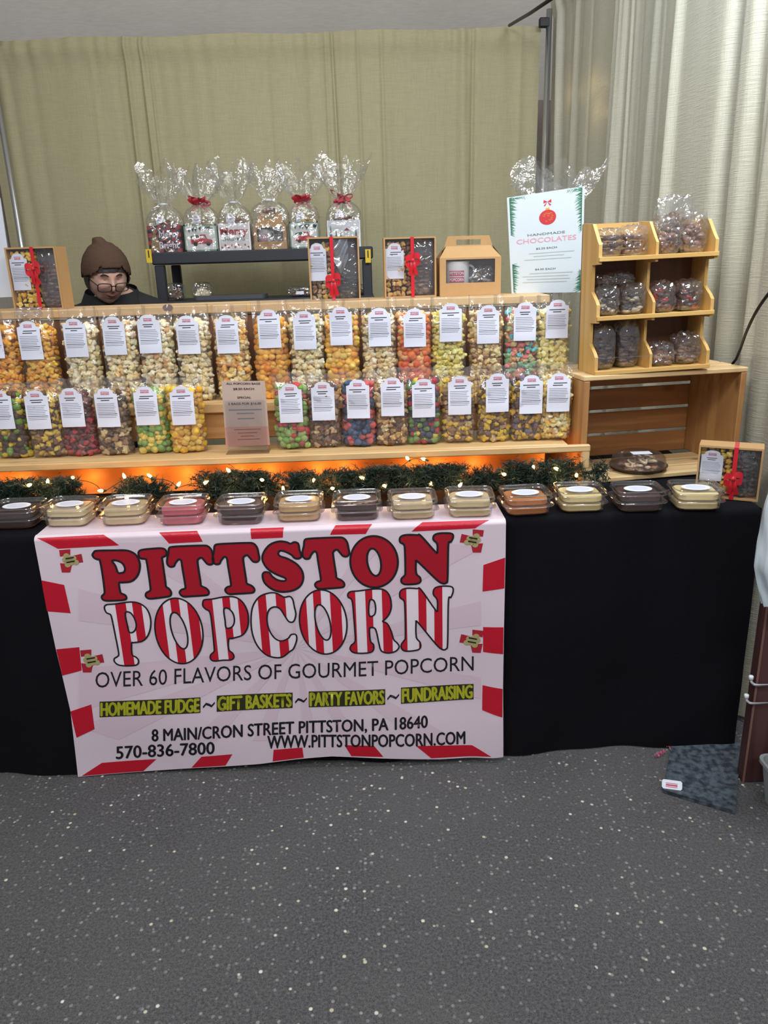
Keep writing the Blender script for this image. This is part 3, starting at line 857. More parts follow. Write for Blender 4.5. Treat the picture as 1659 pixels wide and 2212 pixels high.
def label_mesh(w, h, seed=0, kind=0):
    """arched paper label with the red shop mark, a two-line name and small print"""
    mb = MB(); sh_ = h*.10
    pts = [(-w/2, 0), (w/2, 0), (w/2, h-sh_*1.55)]
    for i in range(0, 5):
        a = PI/2*i/4; pts.append((w*.5-w*.16*math.sin(a), h-sh_*1.55+sh_*.35*(1-math.cos(a))*1.2))
    for i in range(1, 12):
        a = PI*i/12; pts.append((w*.34*math.cos(a), h-sh_*1.13+sh_*1.13*math.sin(a)))
    for i in range(4, -1, -1):
        a = PI/2*i/4; pts.append((-w*.5+w*.16*math.sin(a), h-sh_*1.55+sh_*.35*(1-math.cos(a))*1.2))
    pts.append((-w/2, h-sh_*1.55))
    cl_ = []
    for q in pts:
        if not cl_ or math.hypot(q[0]-cl_[-1][0], q[1]-cl_[-1][1]) > 1e-4: cl_.append(q)
    f = lambda x, y, l=0: (x, -l-.0025*math.cos(x/w*PI)+.0012*math.sin(y/h*7+seed), y)
    v, t = fill([cl_]); v, t = subdiv(v, t, .012)
    mb.add([f(x, y) for x, y in v], t, mi=0)
    g = lambda x, y: f(x, y, .0005)
    for ln_, yy in (('PITTSTON', .875), ('POPCORN', .825)):
        fit_text(mb, ln_, 0, h*yy, h*.036, g, .03, width=w*.36, mi=1)
    def bar(x0, x1, y, th, mi):
        n = 5
        for i in range(n):
            a, b_ = x0+(x1-x0)*i/n, x0+(x1-x0)*(i+1)/n
            mb.add([g(a, y), g(b_, y), g(b_, y+th), g(a, y+th)], [(0, 1, 2, 3)], mi)
    bar(-w*.18, w*.18, h*.857, h*.008, 1)
    r_ = random.Random(seed)
    bar(-w*r_.uniform(.2, .4), w*r_.uniform(.2, .38), h*.735, h*.020, 2); bar(-w*r_.uniform(.14, .3), w*r_.uniform(.12, .3), h*.680, h*.020, 2)
    y = .60
    for i in range(9):
        if i == 6:
            bar(-w*.42, w*.42, h*(y-.005), h*.013, 2); y -= .045; continue
        bar(-w*.42, w*r_.uniform(.30, .42), h*y, h*.010, 3); y -= .044
    return mb.mesh('label', [PAPER2, PINKINK, INK, GREYINK])
LABELS = [label_mesh(.068, .114, i) for i in range(5)]

def popcorn_bag(label, X, Y, Z, wd, dp, H, hc, pal, r=.0112, yaw=0, lx=0, lz=.5, round_=False, li=0, lrot=0, group=None):
    t = thing('popcorn_bag', label, 'popcorn bag', (X, Y, Z), (0, 0, yaw), group)
    key = (round(wd, 3), round(dp, 3), round(H, 3), round(hc, 3), li % 3)
    if key not in POUCH: POUCH[key] = pouch_mesh(wd/2, dp/2, H, hc, li % 3)
    link('popcorn', pieces_mesh('popcorn', popcorn_items(wd/2, dp/2, hc*.95, pal, r, round_), POP), t, kind='stuff')
    link('bag_film', POUCH[key], t)
    link('label', LABELS[li % 5], t, (lx, -dp/2-.0035, lz), (-.03, 0, lrot))
    return t

def lumps(w_, d_, h_, n, size, pal, flat=.6, seed=0):
    it = []
    for i in range(n):
        u, v, q = RND.uniform(-1, 1), RND.uniform(-1, 1), RND.random()
        s = size*RND.uniform(.8, 1.2)
        hh = h_*(1-.35*u*u)
        it.append(((u*(w_/2-s*.9), v*(d_/2-s*.8), s*flat*.7+q*max(0, hh-1.6*s*flat)), (s, s, s*flat), pick(pal, 0, 0), RND.choice(CT)))
    return it
def crinkle(w_, d_, h_, seed, top=0, n=3, amp=.13, facet=True):
    """faceted cellophane lump"""
    V, F = ICO[n]; o = []
    for p in V:
        q = p*1.0
        e = 4.5; k = (abs(q[0])**e+abs(q[1])**e+abs(q[2])**e)**(-1/e)
        q = q*k
        a = noise.noise(Vector(p*3.1)+Vector((seed*7.7, 0, 0))); b_ = noise.noise(Vector(p*8)+Vector((0, seed*3.3, 0)))
        s = 1+amp*a+amp*.7*b_
        z = q[2]
        xx, yy, zz = q[0]*w_/2*s, q[1]*d_/2*s, h_/2+z*h_/2*(s if z > 0 else 1)
        if top and z > .55: zz += top*(z-.55)*(.5+abs(b_)*2)
        o.append((max(-w_*.51, min(w_*.51, xx)), max(-d_*.51, min(d_*.51, yy)), max(.0008, zz)))
    me = bpy.data.meshes.new('film'); me.from_pydata(o, [], F.tolist()); me.materials.append(CELLO)
    if not facet: me.polygons.foreach_set('use_smooth', [True]*len(F))
    me.update(); return me

# palettes (colour, weight)
CREAM = [((250, 232, 184), 5), ((255, 244, 214), 3), ((232, 206, 148), 2)]
CREAMTAN = [((250, 228, 174), 4), ((232, 196, 134), 3), ((254, 240, 206), 3)]
CREAMBR = [((250, 232, 184), 5), ((210, 160, 104), 2), ((255, 244, 214), 3)]
CHED = [((240, 172, 56), 5), ((248, 196, 84), 3), ((226, 140, 36), 2)]
CHEDY = [((244, 190, 72), 5), ((236, 164, 60), 3), ((250, 214, 110), 2)]
MIXYT = [((252, 216, 124), 4), ((244, 182, 84), 3), ((254, 234, 180), 3), ((214, 156, 100), 1)]
ORRED = [((238, 130, 58), 4), ((226, 96, 50), 3), ((246, 190, 120), 3)]
PALEY = [((240, 222, 110), 5), ((246, 234, 158), 4), ((222, 200, 84), 2)]
TANBR = [((246, 222, 166), 5), ((170, 124, 84), 2), ((228, 190, 130), 3)]
RAINB = [((236, 130, 130), 3), ((150, 206, 160), 3), ((110, 200, 204), 2), ((226, 200, 140), 3), ((240, 170, 130), 2)]
CRY = [((252, 234, 160), 5), ((255, 246, 208), 3), ((240, 208, 122), 2)]
BRY = [((112, 80, 60), 5), ((222, 190, 80), 4), ((170, 130, 80), 2)]
BRG = [((86, 62, 46), 4), ((120, 160, 60), 2), ((224, 196, 70), 3)]
BRRED = [((104, 62, 56), 5), ((190, 64, 78), 3), ((150, 100, 90), 2)]
BRCR = [((104, 76, 58), 5), ((222, 196, 146), 4), ((160, 126, 92), 2)]
GRYE = [((140, 176, 86), 4), ((232, 206, 96), 4), ((96, 150, 60), 2)]
GOLD = [((232, 190, 66), 5), ((214, 160, 44), 4), ((244, 214, 110), 2)]
GRRED = [((158, 182, 104), 5), ((196, 70, 70), 4), ((120, 160, 70), 2)]
BRTAN = [((130, 96, 74), 6), ((206, 170, 124), 4), ((90, 64, 50), 2)]
REDBL = [((204, 92, 92), 5), ((70, 90, 124), 5), ((46, 54, 78), 3)]
BRTC = [((116, 82, 58), 5), ((206, 166, 106), 4), ((232, 210, 160), 2)]
MULTI = [((176, 50, 60), 4), ((110, 150, 80), 3), ((66, 66, 84), 4), ((224, 190, 70), 1)]
BRYT = [((150, 112, 80), 4), ((226, 186, 70), 4), ((206, 176, 126), 3)]
BRY2 = [((226, 188, 58), 5), ((112, 80, 58), 4), ((196, 160, 120), 2)]
BRYP = [((214, 172, 60), 4), ((124, 104, 120), 3), ((104, 74, 54), 3)]
GOLDC = [((236, 204, 104), 5), ((208, 160, 60), 3), ((246, 232, 180), 3)]
DKCH = [((84, 58, 50), 5), ((108, 78, 66), 3)]
MILKCH = [((130, 94, 78), 5), ((154, 118, 98), 3), ((104, 72, 60), 3)]
DRIZ = [((64, 44, 38), 4), ((190, 178, 160), 3), ((110, 92, 80), 2)]
REDCH = [((76, 48, 42), 5), ((196, 20, 44), 2), ((110, 84, 70), 3)]

# ================================================================== STEPPED RISER
S1Z, S2Z, TBZ = .868, .998, 1.283
RX0, RX1 = -1.36, .594
t = thing('display_riser', 'stepped pine display riser standing on the long black table', 'shelf', (0, 0, 0))
def board(c, d, m=PINE, n='shelf_board', par=None, b=.003):
    return obj(n, MB().box((0, 0, 0), d, b), m, par or t, loc=c)
board(((RX0+RX1)/2, .342, S1Z-.010), (RX1-RX0, .156, .020))
board(((RX0+.655)/2, .2545, S1Z-.0105), (.655-RX0, .018, .021), n='front_rail')
board(((RX0+RX1)/2-.02, .49, S2Z-.015), (RX1-RX0-.04, .15, .030))
board(((RX0+.594)/2, .675, TBZ-.013), (.594-RX0, .22, .026))
obj('knot', MB().lathe([(.016, -.0006), (.016, .0006), (0, .0006)], 16, sy=.7).lathe([(.009, .0007), (0, .0008)], 12, sy=.6), plain('dark_knot', (104, 66, 42), .6), t, loc=(float(at(362, 660, 1, .565)[0]), .5643, TBZ-.004), rot=(math.radians(90), 0, 0))
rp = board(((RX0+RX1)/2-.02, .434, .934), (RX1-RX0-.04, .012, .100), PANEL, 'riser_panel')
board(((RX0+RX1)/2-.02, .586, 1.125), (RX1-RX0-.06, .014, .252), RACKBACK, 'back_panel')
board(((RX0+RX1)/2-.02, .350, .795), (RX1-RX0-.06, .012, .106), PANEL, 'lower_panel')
for x, xb in ((.642, RX1-.013), (RX0+.02, RX0+.02)):
    board((x, .2545, .7975), (.024, .016, .113), PINE_Z, 'leg'); x = xb; board((x-.02, .50, .861), (.024, .05, .242), PINE_Z, 'leg')
    board((x-.05, .70, 1.005), (.024, .06, .53), PINE_Z, 'leg')

# bags, upper tier
R2 = [(8, CHED, 'partly cut off at the photo edge, deep orange popcorn bag on the upper tier'),
 (88, CHEDY, 'orange-yellow popcorn bag with a knotted glossy top, next to the cut-off one, upper tier'),
 (180, CREAM, 'cream popcorn bag just right of the orange-yellow one with knotted top'),
 (263, CREAMTAN, 'cream and light tan popcorn bag below the person in the brown hat'),
 (342, CREAMBR, 'cream popcorn bag with brown flecks, below the dark notch in the top board'),
 (421, CREAM, 'cream popcorn bag two places left of the gap above the small price sign'),
 (503, MIXYT, 'yellow and tan mixed popcorn bag standing behind the small price sign'),
 (588, CHED, 'cheddar-orange popcorn bag right of the dark gap on the upper tier'),
 (665, CREAM, 'white-cream popcorn bag between two orange ones, upper tier'),
 (741, CHEDY, 'golden orange popcorn bag under the box with ribbon and foil'),
 (821, CREAMTAN, 'cream popcorn bag left of the red-orange one, upper tier'),
 (896, ORRED, 'red-orange popcorn bag on the upper tier'),
 (970, PALEY, 'pale lemon-yellow popcorn bag right of the red-orange one'),
 (1050, TANBR, 'cream and brown popcorn bag left of the pastel one'),
 (1127, RAINB, 'pastel pink, mint and turquoise popcorn bag on the upper tier'),
 (1194, CRY, 'pale yellow popcorn bag at the right end of the upper tier')]
GR2 = 'popcorn bags on the upper tier'
for i, (px, pal, lb) in enumerate(R2):
    P = at(px, 790, 1, .470)
    Hh = .292+RND.uniform(-.006, .008)
    left = (829-px)/1000
    tb = popcorn_bag(lb, P[0], .486+RND.uniform(-.003, .003), S2Z+.0005, .103, .056, Hh, .262, pal, .0112, RND.uniform(-.05, .05), -left*.016+RND.uniform(-.005, .004), .150+RND.uniform(-.006, .010), i in (7, 9, 11), i, -.02+RND.uniform(-.04, .03), GR2)
# knot of glossy film on the second bag's header
# bags, lower tier
R1 = [(10, BRG, 'green, yellow and brown popcorn bag cut off at the photo edge, lower tier'),
 (90, BRY, 'brown and yellow popcorn bag on the lower tier left of the berry red one'),
 (160, BRRED, 'dark brown and berry red popcorn bag on the lower tier'),
 (238, BRCR, 'dark chocolate and cream popcorn bag between the berry red and green ones'),
 (320, GRYE, 'green and yellow popcorn bag on the lower tier'),
 (398, GOLD, 'golden caramel popcorn bag left of the small price sign'),
 (629, GRRED, 'green and red popcorn bag just right of the small price sign'),
 (700, BRTAN, 'brown and tan popcorn bag left of the red and blue one'),
 (775, REDBL, 'red and navy-blue popcorn bag on the lower tier'),
 (848, BRTC, 'brown, tan and cream popcorn bag right of the red and blue one'),
 (917, MULTI, 'dark mixed popcorn bag with red, green and grey pieces, lower tier'),
 (993, BRYT, 'tan popcorn bag with a few yellow pieces right of the dark mixed one'),
 (1069, BRY2, 'brown popcorn bag with a bright yellow layer near its base'),
 (1142, BRYP, 'yellow and purple-grey popcorn bag second from the lower tier right end'),
 (1202, GOLDC, 'golden popcorn bag at the right end of the lower tier')]
for i, (px, pal, lb) in enumerate(R1):
    P = at(px, 900, 1, .31)
    left = (829-px)/1000
    popcorn_bag(lb, P[0], .342+RND.uniform(-.004, .004), S1Z+.0005, (.096 if i != 5 else .100), .056, .226+RND.uniform(-.004, .006), .202, pal, .0108, RND.uniform(-.06, .06), -left*.012+RND.uniform(-.004, .004), .090+RND.uniform(-.006, .006), i in (0, 4, 5, 6, 8, 10), i+2, -.02+RND.uniform(-.04, .03), 'popcorn bags on the lower tier')

# small price sign in an acrylic holder
def pxsign(name, label, corners, Y, mat, th=.002, cat='sign'):
    """flat board whose four corners stand at the photo's corners in the upright plane y = Y"""
    P = [at(*c, 1, Y) for c in corners]   # TL TR BR BL
    c0 = (P[2]+P[3])/2; base = Vector((c0[0], Y, min(P[2][2], P[3][2])))
    t = thing(name, label, cat, base)
    L_ = [Vector(p)-base for p in P]
    mb = MB()
    mb.add([tuple(p+Vector((0, k, 0))) for k in (0, th) for p in L_], [(0, 3, 2, 1), (4, 5, 6, 7), (0, 1, 5, 4), (1, 2, 6, 5), (2, 3, 7, 6), (3, 0, 4, 7)])
    obj('card', mb, mat, t)
    def uv(u, v, l=.0006):   # u 0..1 left-right, v 0..1 bottom-top
        a = L_[3].lerp(L_[2], u); b_ = L_[0].lerp(L_[1], u); p = a.lerp(b_, v); return (p.x, p.y-l, p.z)
    W_ = (L_[1]-L_[0]).length; H_ = (L_[0]-L_[3]).length
    return t, uv, W_, H_
def stext(t, name, rows, uv, W_, H_, mat):
    for body, cu_, v, hh, wd, off in rows:
        mb = MB(); tv, tt, asp = text_tris(body, off)
        w_ = wd if wd else asp*hh*H_/W_
        mb.add([uv(cu_-w_/2+a*w_, v+b_*hh, .0008) for a, b_ in tv], tt)
        obj(name, mb, mat, t)
t, uv, W_, H_ = pxsign('price_sign', 'small tan price card in a clear acrylic stand on the lower tier', ((478, 823), (572, 823), (583, 961), (488, 965)), .30, plain('tan_card', (196, 172, 158), .5))
off = S1Z-t.location.z; t.location.z += 0
stext(t, 'price_lettering', [('ALL POPCORN BAGS', .5, .945, .030, .78, .02), ('$8.50 EACH', .5, .865, .032, .48, .02), ('SPECIAL', .5, .735, .030, .32, .02), ('2 BAGS FOR $16.00', .5, .64, .034, .76, .02)], uv, W_, H_, INK)
mb = MB()
for v_, a, b_ in ((.555, .12, .88), (.50, .3, .7), (.42, .32, .7)):
    mb.add([uv(a, v_), uv(b_, v_), uv(b_, v_+.016), uv(a, v_+.016)], [(0, 1, 2, 3)])
obj('small_print', mb, GREYINK, t, kind='stuff')
mb = MB(); mb.add([uv(0, 0, .0004), uv(1, 0, .0004), uv(1, .30, .0004), uv(0, .30, .0004)], [(0, 1, 2, 3)])
obj('tinted_strip', mb, plain('rose_strip', (196, 146, 130), .5), t)
mb = MB()
for v_, a, b_ in ((.255, .22, .82), (.20, .3, .74), (.15, .36, .66), (.10, .28, .78)):
    mb.add([uv(a, v_, .0009), uv(b_, v_, .0009), uv(b_, v_+.010, .0009), uv(a, v_+.010, .0009)], [(0, 1, 2, 3)])
obj('small_print', mb, plain('brown_print', (140, 84, 74), .5), t, kind='stuff')
zb_ = S1Z-t.location.z
obj('acrylic_stand', MB().box((0, -.006, .064), (.118, .0015, .15)).box((0, .010, .064), (.118, .0015, .15)).box((0, .006, zb_+.0015), (.126, .055, .003)), CLAM, t)

# ================================================================== FUDGE
def rrect(hx, hy, r, n=5):
    o = []
    for sx, sy, a0 in ((1, 1, 0), (-1, 1, 90), (-1, -1, 180), (1, -1, 270)):
        for i in range(n+1):
            a = math.radians(a0+90*i/n); o.append((sx*(hx-r)+r*math.cos(a), sy*(hy-r)+r*math.sin(a)))
    return o
def loft(sections, mi=0, mb=None, cap0=True, cap1=True):
    mb = mb or MB(); V = []; F = []; n = len(sections[0][0])
    for lp, z in sections: V += [(x, y, z) for x, y in lp]
    for i in range(len(sections)-1):
        for j in range(n): F.append((i*n+j, i*n+(j+1) % n, (i+1)*n+(j+1) % n, (i+1)*n+j))
    if cap0: F.append(tuple(range(n))[::-1])
    if cap1: F.append(tuple((len(sections)-1)*n+j for j in range(n)))
    return mb.add(V, F, mi)
hx, hy = .058, .052
tub = loft([(rrect(hx-.008, hy-.008, .020), .0005), (rrect(hx-.001, hy-.001, .018), .006), (rrect(hx+.001, hy+.001, .018), .026), (rrect(hx+.008, hy+.007, .022), .0265), (rrect(hx+.008, hy+.007, .022), .0280), (rrect(hx+.002, hy+.002, .018), .030)], cap1=False)
tub = MB().add(np.concatenate(tub.v), tub.f).tube([(x, y, .0270) for x, y in rrect(hx+.010, hy+.009, .022, 4)], .0013, 6, closed=True).mesh('tub', CLAM, True, .6)
lidm = loft([(rrect(hx+.009, hy+.008, .022), .0292), (rrect(hx+.002, hy+.002, .018), .0306), (rrect(hx, hy, .018), .047), (rrect(hx+.006, hy+.005, .022), .0475), (rrect(hx+.007, hy+.006, .022), .056), (rrect(hx+.002, hy+.001, .018), .0575), (rrect(hx-.003, hy-.003, .016), .0515), (rrect(hx-.010, hy-.010, .012), .0515)], cap0=False)
lidm = MB().add(np.concatenate(lidm.v), lidm.f).tube([(x, y, .0570) for x, y in rrect(hx+.005, hy+.004, .020, 4)], .0014, 6, closed=True).tube([(x, y, .0475) for x, y in rrect(hx+.007, hy+.006, .020, 4)], .0011, 6, closed=True).mesh('lid', CLAM, True, .6)
def slab(z0, z1, s):
    mb = MB(); R_ = random.Random(s)
    secs = []
    for q, (k, z) in enumerate(((.95, z0), (1, z0+.002), (1, z1-.002), (.96, z1))):
        lp = rrect((hx-.005)*k, (hy-.005)*k, .021)
        secs.append(([(x+.0008*noise.noise(Vector((x*90, y*90, q+s))), y+.0008*noise.noise(Vector((x*90, y*90, 9+q+s)))) for x, y in lp], z))
    return loft(secs, mb=mb).mesh('fudge_slab', plain('fudge', (200, 170, 130), .5), True, .7)
def ring(me_mb, hx_, hy_, r_, z, t_): me_mb.tube([(x, y, z) for x, y in rrect(hx_, hy_, r_, 4)], t_, 6, closed=True); return me_mb
slabs = (slab(.0035, .0205, 1), slab(.0275, .0450, 2))
stk = MB(); stk.lathe([(.0335, 0), (.0335, .0005), (.0, .0005)], 32, sx=1.12, sy=.82)
stk.lathe([(.024, .0006), (.024, .0007), (0, .0007)], 24, sx=1.12, sy=.82, mi=1)
stm = stk.mesh('sticker', [PAPER, plain('faint_print', (206, 208, 224), .5)])
proto = thing('fudge_container', 'x', 'fudge container', (0, 0, 0), group='clamshells of fudge along the table edge')
for k, s_ in enumerate(slabs): link('fudge_slab', s_, proto)
link('tub', tub, proto); link('lid', lidm, proto); link('sticker', stm, proto, (0, -.002, .0523))
FUD = [(30, 1142, (74, 48, 44), 'dark chocolate fudge clamshell cut off at the photo edge'),
 (146, 1140, (226, 204, 160), 'cream fudge clamshell with a dark chocolate filling line, near banner left corner'),
 (268, 1137, (222, 196, 150), 'beige fudge clamshell just left of the pink one'),
 (393, 1136, (206, 96, 106), 'pink fudge clamshell on the table edge'),
 (520, 1135, (84, 54, 50), 'brown chocolate fudge clamshell just right of the pink one'),
 (646, 1129, (206, 166, 112), 'tan peanut-coloured fudge clamshell between two brown ones'),
 (772, 1126, (78, 48, 42), 'brown fudge clamshell with nut pieces on top, above banner letter O'),
 (893, 1124, (216, 192, 150), 'pale beige fudge clamshell right of the one with nuts'),
 (1018, 1119, (216, 192, 146), 'beige fudge clamshell at the top right corner of the banner'),
 (1140, 1113, (196, 118, 52), 'orange-brown caramel fudge clamshell on black cloth beside the banner'),
 (1259, 1106, (230, 206, 144), 'butter-yellow fudge clamshell between caramel and chocolate ones'),
 (1386, 1105, (80, 50, 44), 'dark chocolate fudge clamshell in front of the round pretzel tray'),
 (1512, 1102, (236, 214, 158), 'pale yellow fudge clamshell in front of the ribboned box on the right')]
for i, (px, py, c, lb) in enumerate(FUD):
    o = proto if i == 0 else copytree(proto)
    P = at(px, py, 2, TZ); o['label'] = lb
    zb = TZ+.0004 if not 100 < px < 1085 else TZ+.0032
    o.location = (P[0]*1.0, P[1]+hy-.010, zb); o.rotation_euler = (0, 0, RND.uniform(-.06, .06)+(.0 if i < 12 else -.10))
    fm = plain('fudge_%d_%d_%d' % c, c, .5, bump=.3, bscale=120, var=.08, vscale=60)
    for ch in o.children:
        if ch.name.startswith('fudge_slab'): ch.material_slots[0].link = 'OBJECT'; ch.material_slots[0].material = fm
    if i in (1, 6):
        it = [((RND.uniform(-.04, .04), RND.uniform(-.045, 0), .0455 if i == 6 else .0250), (.007, .006, .0022), lin((170, 130, 90) if i == 6 else (60, 36, 32)), RND.choice(CT)) for _ in range(16)]
        link('nut_topping' if i == 6 else 'dark_filling', pieces_mesh('pieces', it, CHOC), o, kind='stuff')

# ================================================================== GARLAND + STRING LIGHTS
gx0, gx1 = -1.30, .69
GAPS = [(float(at(a_, 1030, 1, .2)[0]), float(at(b_, 1030, 1, .2)[0])) for a_, b_ in ((174, 258), (338, 430), (592, 632), (698, 722), (772, 792), (1000, 1085))]
def in_gap(x): return any(a_-.005 < x < b_+.005 for a_, b_ in GAPS)
def gpath(q, k=0):
    p_ = gpath0(q, k)
    if in_gap(p_.x): p_.z = .757
    return p_
def gpath0(q, k=0): return Vector((gx0+(gx1-gx0)*q, .202+.014*math.sin(q*19+k), .786+.014*math.sin(q*27+k*2)))
V = []; F = []
def needle(p, d, l, wd):
    a = d.cross(Vector((RND.random()-.5, RND.random()-.5, RND.random()-.5))).normalized()*wd
    k = len(V); V.extend([tuple(p-a), tuple(p+a), tuple(p+d*l)]); F.append((k, k+1, k+2))
for i in range(650):
    q = RND.random(); c = gpath(q)
    th = RND.uniform(0, 2*PI); d = Vector((RND.uniform(-.9, .9), math.cos(th)*.55, math.sin(th)*.8)).normalized()
    ln_ = RND.uniform(.035, .075)
    if d.z < 0: ln_ *= .8
    gap = math.sin(q*23.0+1)+.5*math.sin(q*61)
    gap = 1 if in_gap(c.x) else 0
    if gap and RND.random() < .55: continue
    if gap: d.z = min(abs(d.z), .25); ln_ *= .5
    if gap <= .35 and d.z > 0: d.z = abs(d.z)*1.5; d.normalize()
    if d.y > 0: d.y *= .35
    ln_ = min(ln_, (.838-c.z)/max(d.z, .05)) if d.z > 0 else ln_
    steps = 9
    for s_ in range(steps):
        p = c+d*ln_*s_/steps
        for _ in range(4):
            dd = (d*.7+Vector((RND.gauss(0, .6), RND.gauss(0, .6), RND.gauss(0, .6)))).normalized()
            e_ = p+dd*.026
            if e_.y < .128 or min(e_.z, p.z) < TZ+.005 or e_.y > .243 or e_.z > .845 or e_.x > .70 or (in_gap(e_.x) and e_.z > .785): continue
            needle(p, dd, RND.uniform(.014, .026), .0015)
for pa, pb, zt_ in ((-60, 165, .835), (262, 300, .80), (318, 345, .81), (436, 590, .838), (625, 700, .815), (715, 800, .825), (790, 870, .84), (880, 925, .825), (925, 1000, .83), (1010, 1075, .80), (1090, 1235, .84)):
    xa_, xb_ = float(at(pa, 1040, 1, .2)[0]), float(at(pb, 1040, 1, .2)[0])
    for _ in range(int(1100*(xb_-xa_))):
        p0 = Vector((RND.uniform(xa_, xb_), RND.uniform(.185, .215), RND.uniform(.765, zt_-.008)))
        d = Vector((RND.gauss(0, .7), RND.gauss(-.1, .35), RND.uniform(.0, 1))).normalized(); L_ = RND.uniform(.02, .05)
        for s_ in range(7):
            p_ = p0+d*L_*s_/7
            for _k in range(4):
                dd = (d*.8+Vector((RND.gauss(0, .5), RND.gauss(0, .5), RND.gauss(0, .5)))).normalized(); e_ = p_+dd*.024
                if e_.y < .128 or min(e_.z, p_.z) < TZ+.005 or e_.y > .243 or e_.z > .846 or e_.x > .70: continue
                needle(p_, dd, RND.uniform(.013, .024), .0013)
gm = bpy.data.meshes.new('needles'); gm.from_pydata(V, [], F); gm.materials.append(plain('pine_needle_green', (40, 56, 44), .55, var=.4, vscale=20))
t = thing('garland', 'green pine garland lying under the lower tier of the riser', 'garland', (0, 0, 0))
link('needles', gm, t, kind='stuff')
obj('twisted_stem', MB().tube([gpath0(i/60)*1.0 if not in_gap(gpath0(i/60).x) else gpath0(i/60)-Vector((0, 0, .024)) for i in range(61)], .004, 6), plain('garland_stem', (50, 44, 30), .8), t, True)
t = thing('string_lights', 'string of warm white fairy lights wound through the pine garland', 'string lights', (0, 0, 0))
BULBS = [(103, 1044), (157, 1032), (222, 1060), (270, 1033), (327, 1031), (383, 1050), (496, 1019), (568, 1037), (612, 1059), (676, 1040), (787, 1034), (835, 1051), (882, 992), (919, 993), (931, 1049), (991, 1051), (1092, 1025), (1154, 1014), (1206, 1014), (60, 1049), (440, 1045), (720, 1055), (1245, 1029)]
BM = plain('lit_bulb', (255, 214, 150), .3, emis=(255, 190, 104), estr=38)
CAPM = plain('bulb_socket', (30, 60, 40), .5)
WIRE = plain('green_wire', (24, 40, 28), .5)
bulb = MB().lathe([(0, 0), (.0036, .001), (.0044, .006), (.0028, .012), (0, .016)], 10).mesh('bulb', BM, True)
sock = MB().tube([(0, 0, -.010), (0, 0, .001)], .0032, 8).mesh('socket', CAPM, True)
pts = []
for k, (px, py) in enumerate(sorted(BULBS)):
    P = at(px, py, 1, .165+.03*(k % 3)/2)
    if P[2] < TZ+.014: P[2] = TZ+.014
    b_ = link('bulb', bulb, t, tuple(P), (RND.uniform(-1.2, 1.2), RND.uniform(-1.4, 1.4), 0))
    link('socket', sock, b_)
    pts.append(Vector(P)-Vector((0, 0, .006)))
sm_ = []
for a, b_ in zip(pts, pts[1:]):
    for j in range(6):
        q = j/6; p = a.lerp(b_, q); p.y += .035*math.sin(q*PI); sm_.append(p)
obj('wire', MB().tube(sm_+[pts[-1]], .0011, 5), WIRE, t, True)
for x in np.linspace(-1.15, .52, 13):
    lamp('string_light_glow', 'POINT', (x+RND.uniform(-.06, .06), .300, .792), .26, (1, .36, .07), .012)
for px, py in BULBS[::3]:
    P = at(px, py, 1, .16); lamp('bulb_glow', 'POINT', (P[0], .15, .80), .07, (1, .66, .34), .006)
#@@PART3
# ================================================================== GIFT BOXES ON THE TOP BOARD
CARDP = plain('insert_card', (92, 58, 46), .6)
CLEARWIN = film('window_film', gloss=.10, haze=.02, rough=.05, bump=.15, bscale=12)
def ribbon_bow(t, h, w_, y, z, s=1.0, mat=RED_RIB):
    rb = MB()
    rb.add([(-w_/2, y, 0), (w_/2, y, 0), (w_/2, y, h), (-w_/2, y, h), (-w_/2, y+.07, h+.0008), (w_/2, y+.07, h+.0008)], [(0, 1, 2, 3), (3, 2, 5, 4)])
    r_ = obj('ribbon', rb, mat, t)
    mb = MB()
    for sg in (-1, 1):
        def lp(u, v, sg=sg):
            a = u*PI*2; wv = (v-.5)*.013*s*(1+.3*math.sin(a*.5))
            return (sg*(.016*s*(1-math.cos(a))/2*1.3), y-.004-.007*s*math.sin(a*.5)-.003*math.sin(a), z+wv+.010*s*math.sin(a)+sg*.003)
        mb.grid(lp, 14, 4)
        def tl(u, v, sg=sg):
            return (sg*.014*s*u*(.8 if sg > 0 else .5)+(v-.5)*.010*s, y-.005-.004*math.sin(u*4), z-.040*s*u)
        mb.grid(tl, 8, 3)
    mb.lathe([(0, -.006*s), (.006*s, -.003*s), (.006*s, .003*s), (0, .006*s)], 8, c=(0, y-.006, z))
    obj('bow', mb, mat, r_, True)
